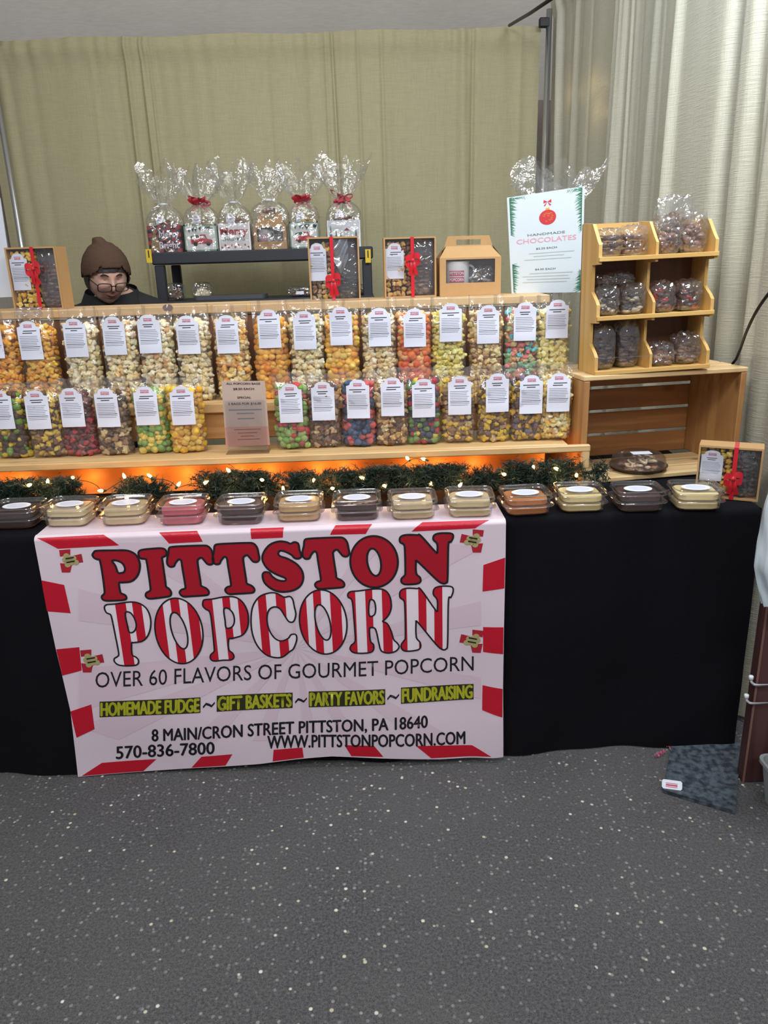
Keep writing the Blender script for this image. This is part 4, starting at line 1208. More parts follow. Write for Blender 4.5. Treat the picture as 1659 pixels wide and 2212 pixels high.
def gift_box(label, X, Y, Z, w_, h, d, yaw, pal, bagpal, ribx=.5, flip=1, lab=True, foil=False, bow_z=.62, tilt=0):
    t = thing('gift_box', label, 'gift box', (X, Y, Z), (tilt, 0, yaw), 'kraft window gift boxes with red ribbon')
    k = .0025
    mb = MB().box((0, d-k/2, h/2), (w_, k, h)).box((0, d/2, k/2), (w_, d-2*k, k)).box((0, d/2, h-k/2), (w_, d-2*k, k))
    for s in (-1, 1): mb.box((s*(w_-k)/2, d/2, h/2), (k, d-2*k, h-2*k))
    fr = .005
    mb.box((0, 0, fr/2), (w_, .002, fr)).box((0, 0, h-fr/2), (w_, .002, fr))
    for s in (-1, 1): mb.box((s*(w_-fr)/2, 0, h/2), (fr, .002, h-2*fr))
    obj('carton', mb, KRAFT, t)
    obj('inner_lining', MB().box((0, d-k-.001, h/2), (w_-2*k-.001, .001, h-2*k-.001)), CARDP, t)
    obj('window', MB().grid(lambda u, v: ((u-.5)*(w_-.004), .0016+.0008*math.sin(u*9+v*7), .002+(h-.004)*v), 14, 14), CLEARWIN, t, True)
    # popcorn on the left, sweets on the right
    lw_ = w_*.50*ribx/.5
    it = []
    for zz in np.arange(.010, h*.93, .0155):
        for xx in np.arange(-w_/2+.014, -w_/2+lw_-.004, .0165):
            r_ = .0098*RND.uniform(.85, 1.2)
            it.append(((xx+RND.uniform(-.003, .003), .022+RND.uniform(-.006, .004), zz+.003+RND.uniform(-.003, .003)), (r_, r_, r_), pick(pal, 0, 0), RND.choice(KT[2])))
    link('popcorn', pieces_mesh('popcorn', it, POP), t, kind='stuff')
    it = []
    for zz in np.arange(.012, h*(.42 if foil else .72), .013):
        for xx in np.arange(-w_/2+lw_+.012, w_/2-.010, .020):
            r_ = .011*RND.uniform(.85, 1.2)
            it.append(((xx+RND.uniform(-.003, .003), .030+RND.uniform(-.008, .006), zz+RND.uniform(-.002, .003)), (r_, r_*.8, r_*.5), pick(bagpal, 0, 0), RND.choice(CT)))
    link('chocolates', pieces_mesh('chocolates', it, CHOC), t, kind='stuff')
    rw = w_-lw_
    me = crinkle(rw*.92, d*.55, h*.93, X*3+Z, amp=.10)
    link('sweets_film', me, t, (-w_/2+lw_+rw/2, .034, .004))
    if foil:
        mb = MB(); mb.grid(lambda u, v: (-w_/2+lw_+.006+(rw*.55)*u*(1-v*.0)+.0*v, .010+.006*math.sin(u*8+v*9), h*.96-h*.55*v*(1-abs(u-.5)*.9)), 12, 14)
        obj('foil_flap', mb, plain('silver_film', (196, 200, 206), .18, metal=.8, bump=.4, bscale=60), t, True)
    if lab:
        link('label_card', LABELS[int(abs(X)*10) % 5], t, (-w_/2+lw_*.40, .009, h*.32)).scale = (w_/.165*.85, 1, h/.19*.98)
    t2 = MB()
    ribbon_bow(t, h, .011, -.0035, h*bow_z, 1.15).__class__
    for c in t.children:
        if c.name.startswith('ribbon'): c.location.x = -w_/2+lw_+.004
    return t
def xat(px, py, Y): return float(at(px, py, 1, Y)[0])
gift_box('kraft window box with yellow popcorn and red bow, leftmost on the top board', xat(80, 640, .60), .60, TBZ+.0005, .162, .188, .075, -.10, GOLD, MILKCH, .52, bow_z=.66)
gift_box('kraft window box with silver film and red ribbon, in front of the dark rack', xat(725, 640, .60), .60, TBZ+.0005, .160, .192, .070, .02, BRYT, [((88, 84, 70), 3), ((64, 52, 44), 3)], .44, foil=True, bow_z=.32)
gift_box('kraft window box with caramel popcorn and red bow, next to the gabled carton', xat(887, 630, .655), .655, TBZ+.0005, .168, .186, .070, .02, [((206, 160, 90), 4), ((140, 90, 50), 3), ((230, 200, 150), 2)], MILKCH, .52, bow_z=.62)

def gable_box(name, label, X, Y, Z, w_, h, d, yaw, group='gabled kraft cartons', sc=1):
    t = thing(name, label, 'gift box', (X, Y, Z), (0, 0, yaw), group)
    hb = h*.64; k = .0022
    mb = MB().box((0, d-k/2, hb/2), (w_, k, hb)).box((0, d/2, k/2), (w_, d-2*k, k))
    for s in (-1, 1): mb.box((s*(w_-k)/2, d/2, hb/2), (k, d-2*k, hb))
    wx0, wx1, wz0, wz1 = -w_*.40, w_*.40, hb*.34, hb*.95
    mb.box((0, 0, wz0/2), (w_, k, wz0)).box((0, 0, (hb+wz1)/2), (w_, k, hb-wz1))
    mb.box((-w_*.45, 0, (wz0+wz1)/2), (w_*.10, k, wz1-wz0)).box((w_*.45, 0, (wz0+wz1)/2), (w_*.10, k, wz1-wz0))
    obj('carton', mb, KRAFT, t)
    # sloped roof with cut-out handle
    mb = MB()
    zt = h*.84; yt = d/2-.002
    for s, y0 in ((1, 0), (-1, d)):
        mb.add([(-w_*.5, y0, hb), (w_*.5, y0, hb), (w_*.36, yt*(1 if s > 0 else 1.02), zt), (-w_*.36, yt*(1 if s > 0 else 1.02), zt)], [(0, 1, 2, 3)])
    for s in (-1, 1): mb.add([(s*w_*.5, 0, hb), (s*w_*.5, d, hb), (s*w_*.40, d/2, zt)], [(0, 1, 2)])
    obj('sloped_top', mb, KRAFT, t)
    pts = [(-w_*.40, zt-.004), (w_*.40, zt-.004), (w_*.34, h), (-w_*.34, h)]
    hole = [(-w_*.20, zt+.002), (-w_*.20, zt+(h-zt)*.62), (w_*.20, zt+(h-zt)*.62), (w_*.20, zt+.002)]
    v, tr = fill([pts, hole]); mb = MB()
    mb.add([(x, yt-.0015, z) for x, z in v]+[(x, yt+.0015, z) for x, z in v], list(tr)+[tuple(i+len(v) for i in q[::-1]) for q in tr])
    for lp, o in ((range(4), 0), (range(4, 8), 0)):
        lp = list(lp)
        for i in range(4): a, b_ = lp[i], lp[(i+1) % 4]; mb.f.append((a, b_, b_+8, a+8)); mb.m.append(0)
    obj('carry_handle', mb, KRAFT, t)
    obj('inner_lining', MB().box((0, d-k-.001, hb/2), (w_-2*k, .001, hb-.002)), CARDP, t)
    obj('window', MB().box((0, .0022, (wz0+wz1)/2), (wx1-wx0+.004, .0006, wz1-wz0+.004)), CLEARWIN, t)
    # mug with red print and sweets
    m = MB().lathe([(0, 0), (w_*.19, 0), (w_*.20, .004), (w_*.21, hb*.66), (w_*.20, hb*.66), (w_*.19, .006), (0, .006)], 28, c=(-w_*.19, d*.5, wz0-.012))
    mg = obj('mug', m, plain('white_ceramic', (230, 232, 236), .25), t, True, angle=.6)
    pt = [(w_*.20*1-w_*.19-.002+math.sin(a)*w_*.10, d*.42, wz0+hb*.28+math.cos(a)*hb*.18) for a in np.linspace(0, PI, 10)]
    obj('mug_handle', MB().tube(pt, .004, 8), plain('white_ceramic', (230, 232, 236), .25), mg, True)
    mb = MB(); R_ = w_*.212; c = (-w_*.19, d*.5)
    def cyl(u, z): a = -PI/2+u/R_; return (c[0]+R_*math.cos(a), c[1]+R_*math.sin(a), z)
    for z0 in (wz0+hb*.02, wz0+hb*.19):
        for i in range(6):
            a, b_ = -w_*.16+w_*.26*i/6, -w_*.16+w_*.26*(i+1)/6
            mb.add([cyl(a, z0), cyl(b_, z0), cyl(b_, z0+hb*.13), cyl(a, z0+hb*.13)], [(0, 1, 2, 3)])
    obj('mug_print', mb, PINKINK, mg)
    R0 = R_; 
    mb = MB()
    for ln_, z0 in (('PITTSTON', wz0+hb*.215), ('POPCORN', wz0+hb*.045)):
        v, tr, asp = text_tris(ln_, .02)
        R_ = R0+.0006
        mb.add([cyl(-w_*.15+a*w_*.24, z0+b_*hb*.08) for a, b_ in v], tr)
    obj('mug_lettering', mb, PAPER, mg)
    it = lumps(w_*.36, d*.7, hb*.45, 26, .012, DRIZ)
    link('chocolates', pieces_mesh('chocolates', it, CHOC), t, (w_*.22, d*.5, wz0-.008), kind='stuff')
    link('sweets_film', crinkle(w_*.40, d*.8, hb*.50, X+5), t, (w_*.21, d*.5, wz0-.010))
    return t
gable_box('gable_carton', 'kraft gabled carton with carry handle and a white mug behind its window', xat(1016, 630, .66), .66, TBZ+.0005, .200, .186, .095, .03)

# chocolate sign
Yc = float(np.clip(at(1105, 634, 2, TBZ)[1], .60, .77))
t, uv, W_, H_ = pxsign('chocolate_sign', 'white printed sheet for handmade chocolates with a red bauble, beside the tiered rack', ((1095, 427), (1263, 402), (1258, 631), (1105, 634)), Yc, plain('sign_sheet', (204, 212, 216), .5), cat='sign')
WHITEC = PAPER
stext(t, 'sign_lettering', [('HANDMADE', .50, .585, .022, .50, .0)], uv, W_, H_, plain('sign_grey_ink', (96, 104, 110), .5))
v_, tt_, _a = text_tris('HANDMADE', 0, 1.5)
stext(t, 'sign_title', [('CHOCOLATES', .50, .515, .046, .80, .006)], uv, W_, H_, plain('sign_rose_ink', (222, 154, 168), .5))
stext(t, 'sign_price', [('$2.25 EACH', .50, .445, .018, .28, .01), ('$4.00 EACH', .48, .235, .018, .28, .01)], uv, W_, H_, plain('sign_grey_ink', (96, 104, 110), .5))
for v0, a, b_ in ((.405, .26, .88), (.375, .32, .74), (.342, .2, .84), (.20, .26, .86), (.17, .16, .80), (.14, .22, .82), (.11, .16, .78)):
    mb = MB(); mb.add([uv(a, v0, .0008), uv(b_, v0, .0008), uv(b_, v0+.007, .0008), uv(a, v0+.007, .0008)], [(0, 1, 2, 3)])
    obj('small_print', mb, plain('sign_pale_print', (180, 188, 184), .5), t, kind='stuff')
def disc(cu_, cv_, ru, rv, l, n=24): return [uv(cu_+ru*math.cos(2*PI*i/n), cv_+rv*math.sin(2*PI*i/n), l) for i in range(n)]
mb = MB(); mb.add(disc(.52, .755, .112, .072, .0010), [tuple(range(24))[::-1]]); ba = obj('printed_bauble', mb, plain('bauble_red', (198, 52, 62), .4), t)
mb = MB()
for k in range(12):
    a = RND.random()*6.28; r_ = RND.random()**.5*.8
    cx_, cz_ = .52+.10*r_*math.cos(a), .755+.064*r_*math.sin(a)
    for j in range(3):
        an = j*PI/3; dx, dz = .018*math.cos(an), .011*math.sin(an)
        mb.add([uv(cx_-dx-.002, cz_-dz, .0014), uv(cx_+dx, cz_+dz-.001, .0014), uv(cx_+dx+.002, cz_+dz+.001, .0014), uv(cx_-dx, cz_-dz+.002, .0014)], [(0, 1, 2, 3)])
mb.add([uv(.495, .826, .0012), uv(.545, .826, .0012), uv(.545, .845, .0012), uv(.495, .845, .0012)], [(0, 1, 2, 3)])
obj('bauble_stars', mb, plain('bauble_gold', (226, 160, 60), .4), ba, kind='stuff')
mb = MB()
for s in (-1, 1):
    mb.add([uv(.52, .905, .001), uv(.52+s*.05, .925, .001), uv(.52+s*.05, .893, .001)], [(0, 1, 2)])
    mb.add([uv(.52, .905, .001), uv(.52+s*.05, .870, .001), uv(.52+s*.028, .866, .001)], [(0, 1, 2)])
obj('printed_bow', mb, plain('bow_red', (206, 44, 72), .4), t)
mb = MB()
def sprig(u0, v0, du, dv, n, s):
    for i in range(n):
        q = i/n; cu_, cv_ = u0+du*q, v0+dv*q; l_ = .12*(1-q*.6)*RND.uniform(.7, 1.1)
        mb.add([uv(cu_, cv_, .001), uv(cu_, cv_+.012, .001), uv(cu_+s*l_, cv_-RND.uniform(.0, .035), .001)], [(0, 1, 2)])
        mb.add([uv(cu_, cv_, .001), uv(cu_, cv_+.008, .001), uv(cu_+s*l_*.7, cv_+RND.uniform(.01, .03), .001)], [(0, 1, 2)])
sprig(.03, .98, .0, -.38, 26, 1); sprig(.97, .98, 0, -.40, 26, -1); sprig(.03, .30, 0, -.30, 20, 1); sprig(.97, .02, 0, .2, 14, -1); sprig(.08, .975, .16, .005, 6, .4); sprig(.9, .975, -.14, .0, 6, -.4)
obj('printed_fir_twigs', mb, plain('twig_green', (74, 146, 112), .5), t, kind='stuff')

# cellophane wrapped gift standing behind that sign
def cello_wrap(t, w_, d, hb, hn, ht, seed, rf=.085, bow=True, bowmat=DKRED_RIB, fan=0):
    rr = random.Random(seed); ph = [rr.uniform(0, 6.28) for _ in range(6)]
    nu, nv = 60, 34
    def fn(u, v):
        z = ht*v; th = 2*PI*u
        x, y = sup(th, w_/2+.006, d/2+.006, 5)
        cr = .004*noise.noise(Vector((x*60, z*45, seed)))
        if z < hb: k = 1
        elif z < hn: q = (z-hb)/(hn-hb); k = 1-(1-.20)*q**2.4
        else: k = .2
        if z > hn:
            q = (z-hn)/(ht-hn); R_ = .016+(rf-.016)*q**.6*(1+.25*math.sin(th*2+ph[0])+.18*math.sin(th*5+ph[1]))
            ru = .010*q*math.sin(th*7+ph[2]+z*30)+.006*q*math.sin(th*13+ph[3])
            x2, y2 = (R_+ru)*math.cos(th)*(1+fan), (R_+ru)*math.sin(th)*.55
            z += .030*q*math.sin(th*3+ph[4])+.022*q*math.sin(th*8+ph[5])
            return (x2, y2, z)
        pl = (1-k)*.010*math.sin(th*10+ph[2])
        return (x*k+cr+pl*math.cos(th), y*k+cr+pl*math.sin(th), z)
    mb = MB().grid(fn, nu, nv)
    V = np.concatenate(mb.v)
    V = V+np.array([[noise.noise(Vector(p)*38)*.004 for _ in range(1)]*3 for p in V]); V[:, 2] = np.maximum(V[:, 2], .0006)
    mb.v = [V]
    obj('cellophane', mb, CELLO, t)
    # tie
    tie = obj('tie', MB().lathe([(.017, -.004), (.019, 0), (.017, .004)], 14, c=(0, 0, hn)), plain('white_tie', (220, 220, 225), .4), t)
    if bow:
        mb = MB()
        for k in range(7):
            a = 2*PI*k/7+rr.random()*.5; L_ = rr.uniform(.034, .056); up = rr.uniform(-.3, .7)
            def lp(u, v, a=a, L_=L_, up=up):
                q = u*2*PI; r_ = L_*(1-math.cos(q))/2; o = (v-.5)*.024
                return (r_*math.cos(a)-o*math.sin(a), -.014+r_*math.sin(a)*.5, hn+r_*up+.010*math.sin(q)+o*.3)
            mb.grid(lp, 12, 3)
        for s in (-1, 1):
            mb.grid(lambda u, v, s=s: (s*.035*u+(v-.5)*.012, -.018-.006*u, hn-.035*u), 5, 3)
        obj('bow', mb, bowmat, t, True)
t = thing('wrapped_gift', 'cellophane-wrapped treat whose tall clear top rises behind the chocolates sign', 'wrapped gift', (xat(1195, 600, .80), Yc+.075, TBZ+.0005))
link('treats', pieces_mesh('treats', lumps(.09, .05, .14, 60, .014, MILKCH), CHOC), t, kind='stuff')
cello_wrap(t, .10, .06, .15, .235, .385, 31, .115, bow=False, fan=.25)

# white poster cut off at the left
t, uv, W_, H_ = pxsign('poster_board', 'plain white board cut off at the left edge, behind the leftmost gift box', ((-120, 440), (0, 428), (31, 641), (-110, 648)), .70, plain('poster_white', (206, 212, 222), .5), th=.004, cat='board')

# ================================================================== BLACK RACK AND WRAPPED BASKETS
KY = 1.62
kx0, kx1 = xat(326, 555, KY), xat(806, 555, KY); kz = float(at(560, 541, 1, KY)[2])+.006
t = thing('storage_rack', 'dark grey plastic shelving rack holding the wrapped gift baskets', 'rack', ((kx0+kx1)/2, KY, 0))
wk = kx1-kx0
obj('shelf', MB().box((0, .18, kz-.028), (wk, .36, .052), .006), BLACKPL, t)
lz = float(at(500, 645, 1, KY)[2])
obj('shelf', MB().box((0, .18, lz-.02), (wk, .36, .03), .006), BLACKPL, t)
obj('shelf', MB().box((0, .18, .25), (wk, .36, .04), .006), BLACKPL, t)
for sx in (-1, 1):
    for yy in (.025, .335):
        obj('leg', MB().box((sx*(wk/2-.028), yy, (kz-.055)/2), (.042, .034, kz-.056), .004), BLACKPL, t)
YEL = plain('yellow_tag', (226, 190, 50), .5)
for px in (322, 795):
    P = at(px, 553, 1, KY-.01)
    tg = obj('price_tag', MB().box((0, 0, 0), (.024, .002, .056)), YEL, t, loc=(P[0]-t.location.x, -.012, P[2]))
    obj('tag_mark', MB().box((0, -.0016, .008), (.005, .0006, .030)), INK, tg)

PLAID = plain('plaid_red', (150, 30, 44), .5)
def face_rects(rects, y, mat, name, t, kind=None):
    mb = MB()
    for q in rects:
        if len(q) == 4 and not hasattr(q[0], '__len__'):
            x0, z0, x1, z1 = q; mb.add([(x0, y, z0), (x1, y, z0), (x1, y, z1), (x0, y, z1)], [(0, 1, 2, 3)])
        else:
            v, tr = fill([list(q)]); mb.add([(a, y, b_) for a, b_ in v], tr)
    return obj(name, mb, mat, t, kind=kind)
def ftext(t, name, body, cx, z, h, wd, y, mat, off=.02):
    v, tr, asp = text_tris(body, off); mb = MB()
    mb.add([(cx-wd/2+a*wd, y, z+b_*h) for a, b_ in v], tr); return obj(name, mb, mat, t)
def truck_print(t, w_, h, y):
    face_rects([(-w_/2, 0, w_/2, h*.06), (-w_/2, h*.94, w_/2, h), (-w_/2, 0, -w_*.46, h), (w_*.46, 0, w_/2, h)], y-.0004, plain('sage_border', (120, 150, 130), .5), 'printed_border', t, 'stuff')
    face_rects([((-w_*.40+w_*.8*RND.random(), h*(.78+.1*RND.random()), 0, 0)) and (lambda a, b_: ((a, b_), (a+.012, b_+.004), (a+.006, b_-.012)))(-w_*.42+w_*.8*RND.random(), h*(.78+.12*RND.random())) for _ in range(16)], y-.0006, plain('pine_print', (72, 104, 86), .5), 'printed_pine', t, 'stuff')
    tr_ = face_rects([((-w_*.30, h*.28), (w_*.34, h*.28), (w_*.36, h*.42), (w_*.20, h*.46), (w_*.14, h*.62), (-w_*.02, h*.62), (-w_*.05, h*.47), (-w_*.32, h*.46))], y-.0008, plain('truck_red', (190, 34, 40), .4), 'printed_truck', t)
    face_rects([((.0, h*.48), (w_*.13, h*.48), (w_*.10, h*.58), (.005, h*.58))], y-.0012, plain('print_glass', (206, 220, 222), .4), 'printed_cab_window', tr_)
    for cx_ in (-.18, .22):
        face_rects([[(w_*cx_+w_*.065*math.cos(a), h*.28+w_*.065*math.sin(a)) for a in [i*PI/6 for i in range(12)]]], y-.0012, INK, 'printed_wheel', tr_)
    face_rects([((-w_*.34, h*.50), (-w_*.04, h*.50), (-w_*.08, h*.62), (-w_*.30, h*.58))], y-.0010, plain('tree_print', (50, 92, 66), .5), 'printed_tree', t)
def basket(px0, px1, label, kind, y=.0, htop=.335, bow=True, seed=1, hbx=.112):
    cy_ = KY+.10+y
    x0, x1 = xat(px0, 515, cy_-.045), xat(px1, 515, cy_-.045); w_ = x1-x0; d = .09; h = hbx
    t = thing('gift_basket', label, 'gift basket', ((x0+x1)/2, cy_, kz-.0015), group='cellophane-wrapped gift baskets on the dark rack')
    yf = -d/2-.0008
    if kind == 'gable':
        bpy.data.objects.remove(t)
        t = gable_box('gift_basket', label, (x0+x1)/2, cy_-d/2, kz-.0015, w_, .150, d, 0, 'cellophane-wrapped gift baskets on the dark rack')
        t['category'] = 'gift basket'
        c = link('film_holder', None, None)
        bpy.data.objects.remove(c)
        tt = bpy.data.objects.new('cello_tmp', None)
        n0 = set(t.children)
        cello_wrap(t, w_+.01, d+.01, .15, .205, htop, seed, .075, bow=bow)
        for ch in set(t.children)-n0: ch.location.y = d/2
        bpy.data.objects.remove(tt)
        link('treats', pieces_mesh('treats', lumps(w_*.5, d*.5, .035, 24, .011, MILKCH), CHOC), t, (0, d/2, .150), kind='stuff')
        return t
    col = {'plaid': (30, 26, 30), 'truck': (226, 226, 224), 'merry': (228, 224, 224), 'snow': (222, 224, 226)}[kind]
    mb = MB(); k = .002
    mb.box((0, -d/2+k/2, h/2), (w_, k, h)).box((0, d/2-k/2, h/2), (w_, k, h)).box((0, 0, k/2), (w_-2*k, d-2*k, k))
    for s in (-1, 1): mb.box((s*(w_-k)/2, 0, h/2), (k, d-2*k, h))
    obj('printed_box', mb, plain('box_'+kind, col, .5), t)
    if kind == 'plaid':
        n = 7; rc = []
        for i in range(n):
            for j in range(n):
                if (i+j) % 2 == 0: rc.append((-w_/2+w_*i/n, h*j/n, -w_/2+w_*(i+1)/n, h*(j+1)/n))
        face_rects(rc, yf, PLAID, 'plaid_checks', t, 'stuff')
        face_rects([((-w_*.46, h*.08), (-w_*.14, h*.08), (-w_*.30, h*.95))], yf-.0004, plain('tan_tree', (150, 124, 72), .6), 'printed_tree', t)
        ftext(t, 'printed_word', 'Merry', w_*.14, h*.55, h*.26, w_*.60, yf-.0008, PAPER); ftext(t, 'printed_word', 'Bright', w_*.12, h*.14, h*.26, w_*.60, yf-.0008, PAPER)
    elif kind == 'truck': truck_print(t, w_, h, yf)
    elif kind == 'merry':
        ftext(t, 'printed_word', 'Merry', 0, h*.58, h*.28, w_*.88, yf, plain('merry_red', (176, 34, 60), .5), .03)
        ftext(t, 'printed_word', 'CHRISTMAS', -w_*.04, h*.36, h*.13, w_*.72, yf, plain('merry_green', (96, 128, 118), .5), .01)
        face_rects([[(a+.0045*math.cos(q), b_+.0045*math.sin(q)) for q in [i*PI/3 for i in range(6)]] for a, b_ in [(-w_*.42+w_*.84*i/8, h*(.12+.08*(i % 2))) for i in range(9)]], yf, plain('merry_red', (176, 34, 60), .5), 'printed_berries', t, 'stuff')
    else:
        face_rects([((x, h*.1), (x+w_*.13, h*.1), (x+w_*.065, h*z)) for x, z in ((-w_*.46, .85), (-w_*.30, .7), (-w_*.16, .6), (w_*.30, .75), (w_*.12, .5))], yf, plain('grey_tree', (100, 104, 108), .6), 'printed_trees', t, 'stuff')
        face_rects([((-w_*.02, h*.30), (w_*.20, h*.30), (w_*.20, h*.50), (w_*.09, h*.62), (-w_*.02, h*.50))], yf-.0004, plain('barn_print', (206, 206, 210), .6), 'printed_cabin', t)
        face_rects([((w_*.00, h*.62), (w_*.18, h*.62), (w_*.09, h*.72))], yf-.0006, PLAID, 'printed_roof', t)
    cl_ = link('filling', pieces_mesh('filling', lumps(w_*.82, d*.8, .06, 46, .013, MILKCH if kind != 'truck' else BRYT), CHOC), t, (0, 0, h-.03), kind='stuff')
    lb = link('label', LABELS[seed % 5], t, (-w_*.12, -d*.22, h-.045)); lb.scale = (.55, 1, .78)
    cello_wrap(t, w_, d, h+.012, .200, htop, seed, .105, bow=bow)
    return t
basket(320, 392, 'wrapped basket in a black and red plaid box at the rack left end', 'plaid', 0, .335, False, 2)
basket(399, 469, 'wrapped basket in a white box with red truck, beside the plaid one', 'truck', 0, .335, True, 3)
basket(473, 541, 'wrapped basket in a white box reading merry Christmas', 'merry', 0, .335, False, 5)
basket(549, 619, 'wrapped gabled kraft carton standing on the dark rack', 'gable', 0, .335, False, 7)
basket(627, 688, 'wrapped basket with red truck box and dark red bow, right of the gabled carton', 'truck', .01, .330, True, 9)
basket(708, 779, 'wrapped basket in a snowy grey tree box at the rack right end', 'snow', 0, .345, True, 11)
# things on the lower shelf
P = at(375, 620, 1, KY+.12)
for px, pal, lb in ((377, MILKCH, 'small bag of brown sweets by the rack front left leg'), (437, CREAM, 'clear bag with a cream popcorn ball on the lower rack shelf')):
    t = thing('sweets_bag', lb, 'bag of sweets', (xat(px, 620, KY+.1), KY+.1, lz-.004))
    link('sweets', pieces_mesh('sweets', lumps(.07, .05, .05, 36, .013, pal, .9), POP if pal is CREAM else CHOC), t, (0, 0, .004), kind='stuff')
    link('bag_film', crinkle(.085, .07, .075, px), t)
tag(obj('tray', MB().prism(rrect(.16, .07, .02), 0, .018, plane='xy'), plain('grey_tray', (78, 80, 86), .4)), 'flat grey tray on the lower rack shelf', 'tray').location = (xat(500, 635, KY+.1), KY+.1, lz-.004)
for px, lb in ((650, 'dark labelled bag on the lower rack shelf, left of the foil gift box'), (770, 'dark bag with a white label at the right end of the lower rack shelf')):
    t = thing('sweets_bag', lb, 'bag of sweets', (xat(px, 635, KY+.1), KY+.1, lz-.004))
    link('sweets', pieces_mesh('sweets', lumps(.10, .07, .03, 24, .015, DKCH), CHOC), t, kind='stuff')
    link('bag_film', crinkle(.125, .09, .045, px), t)
    obj('sticker', MB().box((0, -.047, .018), (.035, .001, .014)), PAPER, t)

# ================================================================== CRATE + RACK OF CHOCOLATES
CYAW = math.radians(9)
cx0 = float(at(1258, 820, 1, .265)[0])+.007; cW, cD, cH = .520, .27, .326
t = thing('wooden_crate', 'pine crate lying on its side at the right end of the table', 'crate', (cx0, .265, TZ+.001), (0, 0, CYAW))
def cb(n, c, d, m): return obj(n, MB().box((0, 0, 0), d, .002), m, t, loc=c)
for s, x in ((-1, .009), (1, cW-.009)):
    cb('end_panel', (x, cD/2, cH/2-.001), (.018, cD, cH-.030), CRATE_Z)
zt = cH-.008
for i, (y, wd) in enumerate(((.036, .072), (.108, .054), (.172, .054), (.236, .058))):
    cb('top_slat', (cW/2, y, zt), (cW+.004, wd, .014), CRATE_TOP)
for i, (y, wd) in enumerate(((.036, .070), (.115, .060), (.19, .060))):
    cb('bottom_slat', (cW/2, y, .008), (cW, wd, .014), CRATE_TOP)
for i in range(4):
    cb('back_slat', (cW/2, cD+.007, .046+i*.0785), (cW, .012, .068), CRATE)
ca, sa = math.cos(CYAW), math.sin(CYAW)
def cr(x, y, z): return (cx0+x*ca-y*sa, .265+x*sa+y*ca, TZ+.001+z)
# tiered rack
RW, RYW, RT_ = .352, math.radians(6), math.radians(-1.1)
rb = cr(.034, .012, cH-.0005)
rk = thing('tiered_rack', 'small pine three-tier rack of chocolates standing on the crate', 'display rack', rb, (0, RT_, RYW))
zt1, zt2, zt3 = .004, .158, .318
TOPZ = .418; Df, Db = .0, .122
prof = []
for z0, z1 in ((0, zt2-.012), (zt2-.012, zt3-.012)):
    prof += [(Df, z0), (Df, z0+.050), (Df+.012, z0+.062), (Df+.045, z0+.085), (Df+.045, z1-.002)]
prof += [(Df, zt3-.012), (Df, zt3+.040), (Df+.012, zt3+.052), (Df+.050, TOPZ-.004), (Db, TOPZ), (Db, 0)]
for nm, x in (('side_panel', .005), ('side_panel', RW-.005), ('divider', RW*.485)):
    obj(nm, MB().prism(prof, x-.005 if nm != 'divider' else x-.004, x+.005 if nm != 'divider' else x+.004, plane='yz'), RACK_Z, rk)
for z in (zt1, zt2, zt3):
    for a, b_ in ((.0105, RW*.485-.0045), (RW*.485+.0045, RW-.0105)):
        obj('shelf', MB().box(((a+b_)/2, Db/2, z), (b_-a, Db-.004, .008), .001), RACK, rk)
    obj('front_lip', MB().box((RW/2, -.004, z+(.001)), (RW, .0075, .012), .001), RACK, rk)
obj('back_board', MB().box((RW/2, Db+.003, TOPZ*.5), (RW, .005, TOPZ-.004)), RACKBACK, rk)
tb = obj('top_back_board', MB().box((RW/2, Db-.004, (zt3+TOPZ)/2+.001), (RW-.022, .004, TOPZ-zt3-.006)), RACK, rk)
obj('clear_rail', MB().tube([(.004, -.006, .048), (RW-.004, -.006, .046)], .0012, 6), CLAM, rk)
ry, sy_ = math.cos(RYW), math.sin(RYW)
Mrk = Matrix.Translation(rb) @ Matrix.Rotation(RYW, 4, 'Z') @ Matrix.Rotation(RT_, 4, 'Y')
def rloc(x, y, z): return Mrk @ Vector((x, y, z))
def choc_bag(label, x, y, z, w_, d, h, n, size, pal, flat=.6, extra=None, yaw=0, seed=1, big=None, amp=.12):
    t = thing('chocolate_bag', label, 'bag of chocolates', rloc(x, y, z+.0055), (0, RT_, RYW+yaw), 'bags of chocolates in the tiered rack'); w_ *= .92; d *= .88
    it = lumps(w_*.86, d*.8, h*.78, n, size, pal, flat) if not big else big
    link('chocolates', pieces_mesh('chocolates', [((p[0], p[1], p[2]+.004), s, c, T) for p, s, c, T in it], CHOC), t, kind='stuff')
    link('bag_film', crinkle(w_, d, h, seed, top=.012, amp=amp), t)
    return t
def rounds(xs, w_, h, r, pal, th=.010):
    it = []
    for x in xs:
        for k in range(int(h/ (th*2))):
            it.append(((x+RND.uniform(-.003, .003), RND.uniform(-.01, .01), .010+k*th*1.9), (r, r*.8, th), pick(pal, 0, 0), RND.choice(CT)))
    return it
lh = RW*.485
choc_bag('bag of round dark chocolate cookies, top tier, left one of the left compartment', .048, .060, zt3, .078, .080, .072, 0, 0, DKCH, seed=1, big=rounds((-.014, .014), .07, .06, .026, DKCH))
choc_bag('bag of round dark chocolate cookies, top tier, next to the divider', .122, .060, zt3, .080, .080, .078, 0, 0, DKCH, seed=2, big=rounds((-.014, .014), .07, .07, .026, MILKCH))
choc_bag('bag of milk chocolate clusters in front, top tier right compartment', lh+.046, .045, zt3, .080, .065, .092, 46, .014, MILKCH, .8, seed=3, amp=.2)
choc_bag('bag of milk chocolate clusters at the outer end of the top tier', lh+.124, .050, zt3, .085, .070, .105, 50, .015, MILKCH, .8, seed=4, amp=.2)
